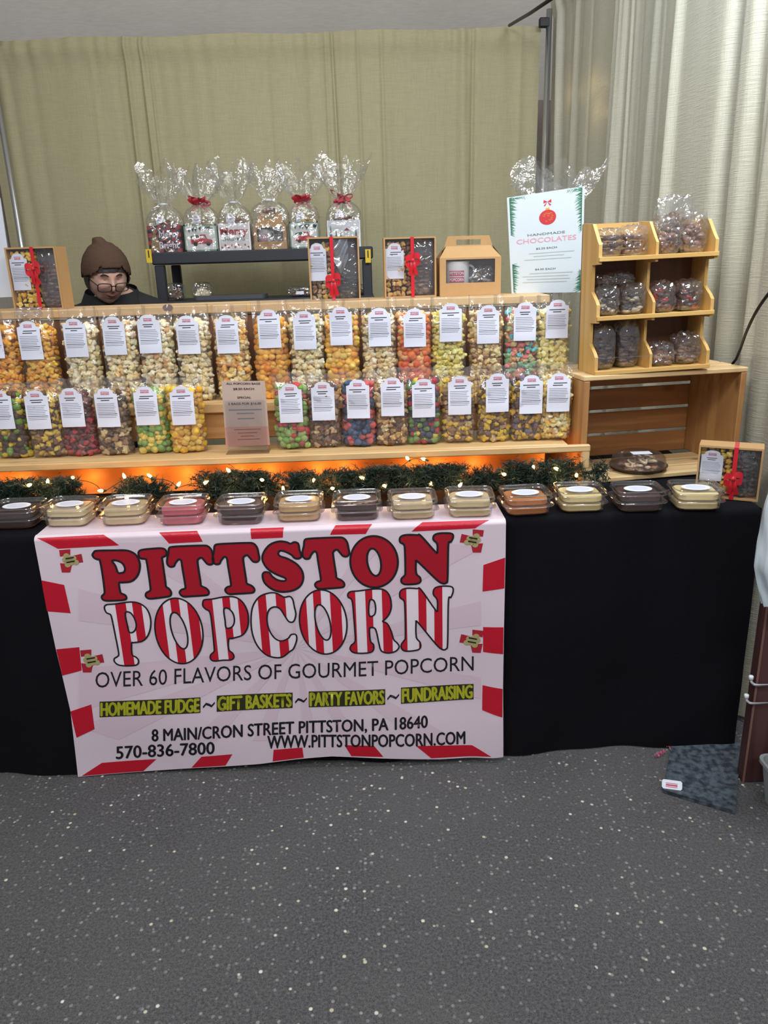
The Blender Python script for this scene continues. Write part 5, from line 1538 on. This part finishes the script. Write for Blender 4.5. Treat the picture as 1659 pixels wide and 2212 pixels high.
choc_bag('tall bag of pale chocolate clusters heaped behind the others on the top tier', lh+.090, .088, zt3, .125, .046, .150, 70, .015, [((150, 116, 98), 4), ((116, 84, 70), 3)], .8, seed=5, amp=.22)
choc_bag('bag of white-drizzled chocolates, middle tier, beside the left side panel', .045, .050, zt2, .074, .080, .078, 56, .012, DRIZ, .5, seed=6)
choc_bag('bag of white-drizzled chocolates, middle tier, beside the divider', .122, .050, zt2, .078, .080, .080, 56, .012, DRIZ, .5, seed=7)
choc_bag('dark flat bag of chocolates lying on the drizzled ones, middle tier', .085, .085, zt2+.081, .13, .050, .030, 30, .013, DKCH, .5, seed=8)
choc_bag('bag of dark chocolates with red pieces, middle tier, right of the divider', lh+.044, .050, zt2, .076, .080, .080, 40, .014, REDCH, .55, seed=9)
choc_bag('bag of dark chocolates with red bow, middle tier, at the outer end', lh+.124, .050, zt2, .078, .080, .082, 40, .014, REDCH, .5, seed=10)
choc_bag('tall bag of wavy chocolate pretzels, bottom tier, by the left side panel', .044, .055, zt1, .072, .075, .118, 60, .016, [((100, 78, 70), 4), ((70, 50, 44), 3)], .45, seed=11, amp=.06)
choc_bag('tall dark bag of chocolate pretzels, bottom tier, left of the divider', .120, .065, zt1, .074, .075, .130, 60, .016, DKCH, .45, seed=12, amp=.06)
choc_bag('rumpled bag of chocolates with white label, bottom tier, right of the divider', lh+.050, .050, zt1, .084, .080, .062, 30, .015, MILKCH, .6, seed=13, amp=.2)
choc_bag('rumpled bag of pale chocolates, bottom tier, outer end', lh+.130, .055, zt1, .080, .080, .085, 34, .016, MILKCH, .6, seed=14, amp=.2)

# round tray with pretzels inside the crate opening
P = at(1376, 1030, 1, .37)
t = thing('pretzel_tray', 'round clear-lidded tray with a white rectangular sticker in front of the crate', 'tray', (P[0], .368, TZ+.0165))
obj('tray_base', MB().lathe([(0, .001), (.072, .001), (.084, .012), (.088, .013), (.088, .015), (.083, .015), (.070, .004), (0, .004)], 40), plain('brown_tray', (74, 54, 44), .4), t, True, angle=.5)
obj('dome_lid', MB().lathe([(.089, .016), (.084, .018), (.080, .040), (.066, .052), (0, .054)], 40), CLAM, t, True, angle=.5)
mb = MB()
for k in range(5):
    c = (RND.uniform(-.035, .035), RND.uniform(-.035, .01), .014+.006*k)
    mb.tube([(c[0]+.022*math.sin(a)*(1+.3*math.sin(2*a)), c[1]+.016*math.sin(2*a+.6), c[2]+.003*math.cos(a*3)) for a in np.linspace(0, 2*PI, 22)[:-1]], .0042, 7, closed=True)
link('pretzels', mb.mesh('pretzels', plain('yogurt_pretzel', (196, 172, 140), .45), True), t, kind='stuff')
link('chocolates', pieces_mesh('c', lumps(.12, .12, .022, 60, .013, MILKCH), CHOC), t, (0, 0, .004), kind='stuff')
obj('sticker', MB().box((.0, -.018, .0560), (.060, .034, .0008)), PAPER, t)

# right-hand gift box standing on the cloth
P = at(1580, 1085, 2, TZ)
gift_box('kraft window box with red bow at the right end of the table', float(P[0])-.004, float(P[1])+.028, TZ+.001, .163, .148, .070, math.radians(-27), GOLD, [((110, 106, 104), 3), ((70, 52, 46), 3)], .56, bow_z=.42)

# power cable down the champagne curtain
pts = [at(1700, 590, 1, .02), at(1659, 636, 1, .07), at(1632, 676, 1, .16), at(1612, 718, 1, .28), at(1600, 752, 1, .40), at(1590, 776, 2, TZ+cH+.0055)]
pts = [Vector(p) for p in pts]; sm_ = []
for i in range(len(pts)-1):
    a, b_, c, d = pts[max(i-1, 0)], pts[i], pts[i+1], pts[min(i+2, len(pts)-1)]
    for j in range(8):
        q = j/8; sm_.append(.5*((2*b_)+(-a+c)*q+(2*a-5*b_+4*c-d)*q*q+(-a+3*b_-3*c+d)*q**3))
sm_.append(pts[-1]); e = sm_[-1]; sm_ += [Vector((e.x+.003, e.y+.03, e.z-.02)), Vector((e.x+.003, e.y+.07, e.z-.12)), Vector((e.x+.003, e.y+.09, TZ-.30))]
tag(obj('power_cable', MB().tube(sm_, .0042, 8), DARK, smooth=True), 'black power cable curving down beside the crate along the champagne curtain', 'cable')

# knotted film on one bag
kb = [o for o in SC.objects if o.get('label', '').startswith('orange-yellow popcorn bag')][0]
link('film_knot', crinkle(.075, .03, .030, 77, amp=.3), kb, (-.012, -.012, .268))
#@@PART4
# ================================================================== RIGHT EDGE: POST, WHITE WIRE RACK, BAG, TUB, SLAB
P = at(1604, 1692, 2, 0)
t = thing('wooden_post', 'dark reddish-brown wooden post standing on the asphalt at the right edge', 'post', (P[0]+.036, P[1]+.02, 0))
obj('post', MB().box((0, 0, .50), (.072, .036, 1.0), .003), wood('mahogany', (88, 56, 54), (58, 36, 36), axis=2, knots=False), t)
obj('edge_strip', MB().box((-.034, -.0190, .50), (.006, .002, 1.0), .0005), plain('pale_edge', (128, 92, 82), .6), t)  # paler strip down the left edge of the post
px_, py_ = P[0]+.036, P[1]+.02
t = thing('wire_rack', 'white coated wire rack whose two hooked ends reach past the brown post', 'rack', (px_+.10, py_-.030, 0))
WW = plain('white_coated_wire', (214, 212, 216), .35)
for (xa, ya) in ((1624, 1466), (1614, 1506)):
    A = at(xa, ya, 1, py_-.034)-np.array(t.location)
    pts = [(A[0], 0, A[2]), (A[0]+.002, 0, A[2]-.012), (A[0]+.010, 0, A[2]-.020), (A[0]+.022, 0, A[2]-.023), (.02, 0, A[2]-.022), (.10, 0, A[2]-.020)]
    h = obj('hook', MB().tube(pts, .0034, 8), WW, t, True)
    obj('rubber_tip', MB().lathe([(0, -.005), (.006, -.004), (.0062, .005), (.004, .007), (0, .007)], 12, c=(A[0], 0, A[2])), plain('white_tip', (232, 240, 240), .35), h, True)
obj('upright', MB().tube([(.06, -.006, 0), (.06, -.006, 1.0)], .004, 8).tube([(.02, .008, .0), (.02, .008, .9)], .004, 8), WW, t, True)
# white plastic bag hanging in front of the post
P = at(1642, 1130, 1, -.27)
def wb(u, v):
    z = .98-.40*v; th = 2*PI*u; k = math.sin(min(1, v*1.6+.18)*PI/2)
    if v > .75: k *= 1-.35*((v-.75)/.25)
    n = .012*noise.noise(Vector((math.cos(th)*3, math.sin(th)*3, v*5)))+.006*noise.noise(Vector((math.cos(th)*8, math.sin(th)*8, v*3)))
    return (.085*k*math.cos(th)+n, .05*k*math.sin(th)+n, z)
bg = tag(obj('plastic_bag', MB().grid(wb, 48, 36), plain('white_plastic_sheet', (208, 220, 226), .35, bump=.1, bscale=30), smooth=True), 'white plastic bag hanging at the right edge beside the ribboned gift box', 'bag')
bg.location = (P[0]+.088, -.27, 0)
P = at(1632, 1768, 2, 0)
t = thing('storage_tub', 'grey plastic tub cut off at the lower right edge on the asphalt', 'tub', (P[0]+.142, P[1]+.02, 0))
secs = [(rrect(.085, .06, .02), .001), (rrect(.100, .075, .025), .11), (rrect(.106, .081, .025), .112), (rrect(.106, .081, .025), .122), (rrect(.099, .074, .024), .122), (rrect(.083, .058, .02), .004)]
obj('body', loft(secs, cap1=True), plain('grey_tub_plastic', (150, 154, 156), .45), t, True, angle=.6)
mb = MB(); mb.lathe([(.0, 0), (.045, 0)], 24); 
obj('paper_bag', MB().grid(lambda u, v: (-.09+.10*u, -.083+.010*math.sin(v*3+u*2)-.006*math.sin(u*PI), .03+.13*v), 12, 12), plain('white_sack', (214, 212, 216), .5, bump=.2, bscale=40), t, True)
obj('printed_ring', MB().grid(lambda u, v: (-.055+(.022+.008*v)*math.cos(u*2*PI), -.090, .085+(.028+.008*v)*math.sin(u*2*PI)), 24, 2), plain('pale_ring', (186, 178, 186), .5), t)

# dark slab lying on the asphalt
Q = [at(1434, 1706, 2, .012), at(1588, 1752, 2, .012), at(1602, 1604, 2, .012), at(1449, 1612, 2, .012)]
c = sum(Q)/4; lp = [(q[0]-c[0], q[1]-c[1]) for q in Q]
m, nt, N, L = newmat('slate_board')
out = N('ShaderNodeOutputMaterial'); p = N('ShaderNodeBsdfPrincipled'); L(p.outputs[0], out.inputs[0]); tc = N('ShaderNodeTexCoord')
base = mixc(mapr(noi(60, 6).outputs[0], .38, .62), (46, 52, 58), (86, 96, 104)); L(base, p.inputs['Base Color']); p.inputs['Roughness'].default_value = .45
t = thing('slate_slab', 'blue-grey mottled slab lying on the asphalt by the brown post', 'slab', (c[0], c[1], 0))
obj('slab', MB().prism(lp, .001, .012, plane='xy'), m, t)
P = at(1452, 1712, 2, .012)
tt_ = thing('price_tag', 'small white price tag with red print lying on the slab corner', 'tag', (P[0]+.004, P[1]+.012, .0125), (math.radians(-35), 0, -.28))
obj('card', MB().prism([(-.022, 0), (.022, 0), (.026, .004), (.026, .020), (.022, .024), (-.022, .024), (-.026, .020), (-.026, .004)], 0, .0012, plane='xz'), PAPER, tt_)
mb = MB()
for z0, z1 in ((.005, .0065), (.0085, .0125), (.0145, .016)): mb.add([(-.016, -.0005, z0), (.014, -.0005, z0), (.014, -.0005, z1), (-.016, -.0005, z1)], [(0, 1, 2, 3)])
obj('red_print', mb, PINKINK, tt_, kind='stuff')
for px0, py0, px1, py1, lb in ((1408, 1598, 1448, 1617, 'strand of pink tinsel lying at the hem of the black cloth'), (1415, 1636, 1436, 1624, 'short scrap of pink tinsel on the asphalt beside the slab')):
    A, B_ = at(px0, py0, 2, .004), at(px1, py1, 2, .004)
    mb = MB(); k = 24
    pts = [tuple(A+(B_-A)*i/k+np.array([.0, .006*math.sin(i*1.3), .003+.003*math.sin(i*2.1)])) for i in range(k+1)]
    mb.tube(pts, .0007, 4)
    for i in range(60):
        q = RND.choice(pts); d = Vector((RND.gauss(0, 1), RND.gauss(0, 1), abs(RND.gauss(0, .7)))).normalized()*.008
        n_ = Vector((d.y, -d.x, 0)).normalized()*.0008; q = Vector(q)
        mb.add([q-n_, q+n_, q+d], [(0, 1, 2)])
    tag(obj('tinsel', mb, plain('pink_tinsel', (220, 110, 140), .3, metal=.3)), lb, 'tinsel')

# ================================================================== PERSON
HX, HY, HZ = xat(230, 592, 1.19), 1.19, 1.388
SKIN = plain('skin', (212, 168, 150), .5, trans=.15, bump=.1, bscale=300)
yaw, pit = math.radians(30), math.radians(26)
HM = Matrix.Translation((HX, HY, HZ)) @ Matrix.Rotation(yaw, 4, 'Z') @ Matrix.Rotation(pit, 4, 'X')
def g(d, c, s): return math.exp(-((d[0]-c[0])**2+(d[1]-c[1])**2)/(s*s))
def headpt(d, grow=0.0):
    """d: unit direction in head space (face looks along -y)"""
    x, y, z = d
    jaw = 1+.10*max(0, -z)-.10*max(0, -z)**3
    p = Vector((x*.074*jaw, y*(.094 if y > 0 else .088), z*(.100 if z > 0 else .114)))
    r = 0
    if y < 0:
        ax = abs(x)
        r += .021*math.exp(-(x/.13)**2-((z+.16)/.17)**2)+.010*math.exp(-(x/.10)**2-((z-.02)/.2)**2)   # nose
        r += .006*math.exp(-((ax-.32)/.22)**2-((z-.26)/.09)**2)    # brow
        r -= .010*math.exp(-((ax-.36)/.17)**2-((z-.08)/.11)**2)    # sockets
        r += .006*math.exp(-((ax-.50)/.2)**2-((z+.22)/.2)**2)      # cheeks
        r += .006*math.exp(-(x/.26)**2-((z+.46)/.045)**2)+.006*math.exp(-(x/.24)**2-((z+.56)/.05)**2)-.004*math.exp(-(x/.28)**2-((z+.51)/.02)**2)
        r += .009*math.exp(-(x/.25)**2-((z+.82)/.16)**2)           # chin
        r -= .004*math.exp(-((ax-.62)/.12)**2-((z+.55)/.25)**2)
    return p+Vector(d)*(r+grow)
V, F = ICO[3]
c = {}; v2, f2 = ico(4)
headV = [HM @ headpt(tuple(p)) for p in v2]
body = MB().add([tuple(p) for p in headV], f2.tolist())
for s in (-1, 1):
    e = ICO[2]; body.add([tuple(HM @ Vector((s*.074+q[0]*.010, .012+q[1]*.020, -.002+q[2]*.032))) for q in e[0]], e[1].tolist())
def skin_mesh(pts, edges, radii, sub=2):
    me = bpy.data.meshes.new('sk'); me.from_pydata(pts, edges, [])
    o = bpy.data.objects.new('sk', me); COL.objects.link(o)
    md = o.modifiers.new('s', 'SKIN'); 
    for i, r in enumerate(radii): me.skin_vertices[0].data[i].radius = (r, r) if not hasattr(r, '__len__') else r
    me.skin_vertices[0].data[0].use_root = True
    o.modifiers.new('u', 'SUBSURF').levels = sub
    dg = bpy.context.evaluated_depsgraph_get(); dg.update()
    r = bpy.data.meshes.new_from_object(o.evaluated_get(dg))
    bpy.data.objects.remove(o)
    return r
SX = HX-.01; SY = 1.33
nb = HM @ Vector((0, .045, -.085))
J = [(SX, SY+.07, .70), (SX, SY+.07, .90), (SX, SY+.04, 1.12), (SX, SY+.0, 1.25), tuple(nb), (SX-.15, SY+.02, 1.215), (SX-.22, SY-.08, .98), (SX-.13, SY-.28, .90), (SX-.07, SY-.34, .90), (SX+.15, SY+.02, 1.215), (SX+.22, SY-.08, .98), (SX+.13, SY-.28, .90), (SX+.07, SY-.34, .90),
     (SX-.10, SY+.05, .68), (SX-.13, SY-.26, .66), (SX-.13, SY-.22, .14), (SX-.13, SY-.34, .07), (SX+.10, SY+.05, .68), (SX+.13, SY-.26, .66), (SX+.13, SY-.22, .14), (SX+.13, SY-.34, .07)]
E_ = [(0, 1), (1, 2), (2, 3), (3, 4), (3, 5), (5, 6), (6, 7), (7, 8), (3, 9), (9, 10), (10, 11), (11, 12), (0, 13), (13, 14), (14, 15), (15, 16), (0, 17), (17, 18), (18, 19), (19, 20)]
Rr = [.11, .105, .115, .085, .05, .052, .040, .026, .022, .052, .040, .026, .022, .085, .058, .036, .026, .085, .058, .036, .026]
sk = skin_mesh(J, E_, Rr)
sv = [tuple(v.co) for v in sk.vertices]; sf = [tuple(p.vertices) for p in sk.polygons]
body.add(sv, sf)
# hands: five separate fingers each, resting on the lap
for s, w0 in ((-1, Vector(J[8])), (1, Vector(J[12]))):
    pts = [tuple(w0+Vector((-s*.0, .02, 0))), tuple(w0+Vector((-s*.004, -.045, -.004)))]; ed = [(0, 1)]; rad = [(.026, .016), (.034, .013)]
    for i, (dx, ln_) in enumerate(((-.026, .062), (-.009, .072), (.009, .068), (.025, .052))):
        b0 = w0+Vector((dx, -.052, -.004)); k = len(pts)
        pts += [tuple(b0), tuple(b0+Vector((dx*.1, -ln_*.5, -.006))), tuple(b0+Vector((dx*.1, -ln_*.9, -.026)))]
        ed += [(1, k), (k, k+1), (k+1, k+2)]; rad += [.0088, .0082, .007]
    k = len(pts); b0 = w0+Vector((-s*.026, -.012, 0))
    pts += [tuple(b0), tuple(b0+Vector((-s*.022, -.030, -.006))), tuple(b0+Vector((-s*.026, -.055, -.012)))]; ed += [(0, k), (k, k+1), (k+1, k+2)]; rad += [.011, .0095, .008]
    hm = skin_mesh(pts, ed, rad, 1)
    body.add([tuple(v.co) for v in hm.vertices], [tuple(p.vertices) for p in hm.polygons])
pm = body.mesh('person_body', SKIN, True)
po = bpy.data.objects.new('rm', pm); COL.objects.link(po)
md = po.modifiers.new('r', 'REMESH'); md.mode = 'VOXEL'; md.voxel_size = .0042; md.use_smooth_shade = True
md2 = po.modifiers.new('s', 'SMOOTH'); md2.iterations = 2; md2.factor = .5
dg = bpy.context.evaluated_depsgraph_get(); dg.update()
rm = bpy.data.meshes.new_from_object(po.evaluated_get(dg)); bpy.data.objects.remove(po)
rm.materials.clear(); rm.materials.append(SKIN)
person = thing('person', 'person seated behind the riser in brown knitted hat, dark-rimmed glasses and black coat', 'person', (HX, SY, 0))
inv = Vector((-HX, -SY, 0))
def pobj(name, me, parent=person): return link(name, me, parent, tuple(inv) if parent is person else (0, 0, 0))
pobj('body', rm)
ck = skin_mesh([J[i] for i in (0, 1, 2, 3)]+[tuple(Vector(J[4])*.45+Vector(J[3])*.55)]+[J[5], J[6], J[7], J[9], J[10], J[11]], [(0, 1), (1, 2), (2, 3), (3, 4), (3, 5), (5, 6), (6, 7), (3, 8), (8, 9), (9, 10)], [.135, .13, .135, .115, .085, .075, .058, .046, .075, .058, .046])
for p_ in ck.polygons: p_.use_smooth = True
COAT = plain('black_coat', (24, 24, 30), .75, bump=.3, bscale=90)
ck.materials.clear(); ck.materials.append(COAT); coat = pobj('coat', ck)
# raised collar round the neck
nc = Vector(J[3])*.35+Vector(J[4])*.65
mb = MB()
def colr(u, v):
    a = u*2*PI; r_ = .082+.020*(1-v)
    return (nc.x+r_*1.25*math.sin(a), nc.y+.030+r_*math.cos(a)*1.0, nc.z-.050+.080*v*(.70+.30*math.cos(a))+.012)
mb.grid(colr, 40, 8)
link('collar', mb.mesh('collar', COAT, True), coat)
tk = skin_mesh([J[i] for i in (0, 13, 14, 15, 17, 18, 19)], [(0, 1), (1, 2), (2, 3), (0, 4), (4, 5), (5, 6)], [.12, .098, .072, .055, .098, .072, .055])
for p_ in tk.polygons: p_.use_smooth = True
tk.materials.clear(); tk.materials.append(plain('dark_trousers', (36, 38, 46), .8)); pobj('trousers', tk)
for i in (16, 20):
    a = J[i]; mb = MB(); mb.add([(a[0]+q[0]*.048, a[1]-.01+q[1]*.13, max(.001, .045+q[2]*.05)) for q in ICO[3][0]], ICO[3][1].tolist())
    pobj('shoe', mb.mesh('shoe', plain('dark_shoe', (24, 22, 22), .5), True))
# hair, hat, glasses, face details: all in head space
def hsurf(cond, grow, mat, name, wob=0, parent=person):
    mb = MB(); vs, fs = ico(4); keep = [i for i, q in enumerate(vs) if cond(q)]; m_ = {k: i for i, k in enumerate(keep)}
    V = [HM @ (headpt(tuple(vs[k]), grow+wob*noise.noise(Vector(vs[k])*9))) for k in keep]
    mb.add([tuple(v) for v in V], [tuple(m_[i] for i in f) for f in fs.tolist() if all(i in m_ for i in f)])
    return pobj(name, mb.mesh(name, mat, True), parent)
HAIR = plain('dark_hair', (42, 36, 36), .6, bump=.8, bscale=120)
hsurf(lambda q: (q[2] > .36-.10*abs(q[0]) or q[1] > .1 or (abs(q[0]) > .80 and q[2] > -.45 and q[1] > -.45)) and -.62 < q[2] < .66, .008, HAIR, 'hair', .004)
HAT = cloth('brown_knit', (88, 68, 56), .9, .9, .1)
mb = MB(); vs, fs = ico(4); V = []; keep = []
for i, q in enumerate(vs):
    lim = .50 if q[1] < 0 else .50-.75*min(1, q[1]*1.3)
    lim -= 1.0*max(0, abs(q[0])-.45)
    if q[2] > lim-.02: keep.append(i)
m_ = {k: i for i, k in enumerate(keep)}
for k in keep:
    q = Vector(vs[k]); p_ = headpt(tuple(q), .015+.0015*math.sin(math.atan2(q.y, q.x)*40))
    up = max(0, q.z)
    p_.z -= .004*up**2; p_.y += .020*up*max(0, q.y)
    tp = max(0, (q.normalized().dot(Vector((-.10, .45, .88)).normalized())-.955)/.045); p_ += Vector((-.008, .006, .014))*min(1, tp*1.8)
    V.append(tuple(HM @ p_))
mb.add(V, [tuple(m_[i] for i in f) for f in fs.tolist() if all(i in m_ for i in f)])
hat = pobj('knitted_hat', mb.mesh('knitted_hat', HAT, True))
hat.modifiers.new('thick', 'SOLIDIFY').thickness = .004
GF = plain('spectacle_frame', (28, 18, 18), .3)
rims = MB(); lens = MB()
for s in (-1, 1):
    lp = [Vector((s*.032+.0245*math.cos(a)*(abs(math.cos(a))**4+abs(math.sin(a))**4)**(-.25), -.104+.010*abs(math.cos(a)*s+.0)*0+.006*(abs(s*.032+.02*math.cos(a))/.05)**2, -.012+.0165*math.sin(a)*(abs(math.cos(a))**4+abs(math.sin(a))**4)**(-.25))) for a in [2*PI*i/28 for i in range(28)]]
    rims.tube([HM @ q for q in lp], .0019, 6, closed=True)
    lens.add([tuple(HM @ q) for q in lp], [tuple(range(28))])
    rims.tube([HM @ Vector((s*.056, -.098, -.004)), HM @ Vector((s*.074, -.060, .002)), HM @ Vector((s*.079, .0, .004)), HM @ Vector((s*.076, .02, -.008))], .0018, 6)
rims.tube([HM @ Vector((-.009, -.104, -.006)), HM @ Vector((0, -.107, -.003)), HM @ Vector((.009, -.104, -.006))], .0018, 6)
gl = pobj('glasses', rims.mesh('glasses', GF, True))
link('lens', lens.mesh('lens', film('lens_glass', gloss=.02, haze=.0, rough=.15, bump=0)), gl)
for s in (-1, 1):
    c0 = headpt(tuple(Vector((s*.36, -.93, .08)).normalized()), -.009)
    mb = MB(); mb.add([tuple(HM @ (c0+Vector(tuple(q*np.array([.0125, .011, .010]))))) for q in ICO[2][0]], ICO[2][1].tolist())
    pobj('eye', mb.mesh('eye', plain('eye_white', (206, 196, 190), .3), True))
    mb = MB(); mb.add([tuple(HM @ (c0+Vector((q[0]*.0138, q[1]*.0125, max(q[2], -.15)*.0112)))) for q in ICO[2][0]], ICO[2][1].tolist())
    pobj('eyelid', mb.mesh('eyelid', plain('eyelid_skin', (176, 130, 114), .5), True))
    bp = [HM @ headpt(tuple(Vector((s*(.16+.42*i/6), -.9, .24+.06*math.sin(i/6*PI))).normalized()), .0015) for i in range(7)]
    pobj('eyebrow', MB().tube(bp, [.001, .0024, .003, .003, .0026, .002, .0008], 6).mesh('eyebrow', HAIR, True))
for zz, r_ in ((-.475, .0030), (-.545, .0036)):
    lpz = [HM @ headpt(tuple(Vector((-.27+.54*i/10, -.88, zz*.98+.02*math.sin(i/10*PI)*(1 if zz > -.5 else -1))).normalized()), .0) for i in range(11)]
    pobj('lip', MB().tube(lpz, [r_*math.sin((i+.6)/11.2*PI)+.0003 for i in range(11)], 8).mesh('lip', plain('lip_colour', (150, 92, 86), .45), True))
t = thing('stool', 'black stool under the seated person behind the riser', 'stool', (SX, SY+.07, -.022))
obj('seat', MB().lathe([(0, .535), (.16, .535), (.17, .545), (.17, .565), (.15, .575), (0, .575)], 28), DARK, t, True, angle=.6)
for a in range(4):
    c_, s_ = math.cos(a*PI/2+.8), math.sin(a*PI/2+.8)
    obj('leg', MB().tube([(.17*c_, .17*s_, 0), (.10*c_, .10*s_, .534)], .011, 8), DARK, t, True)
bpy.context.view_layer.update()
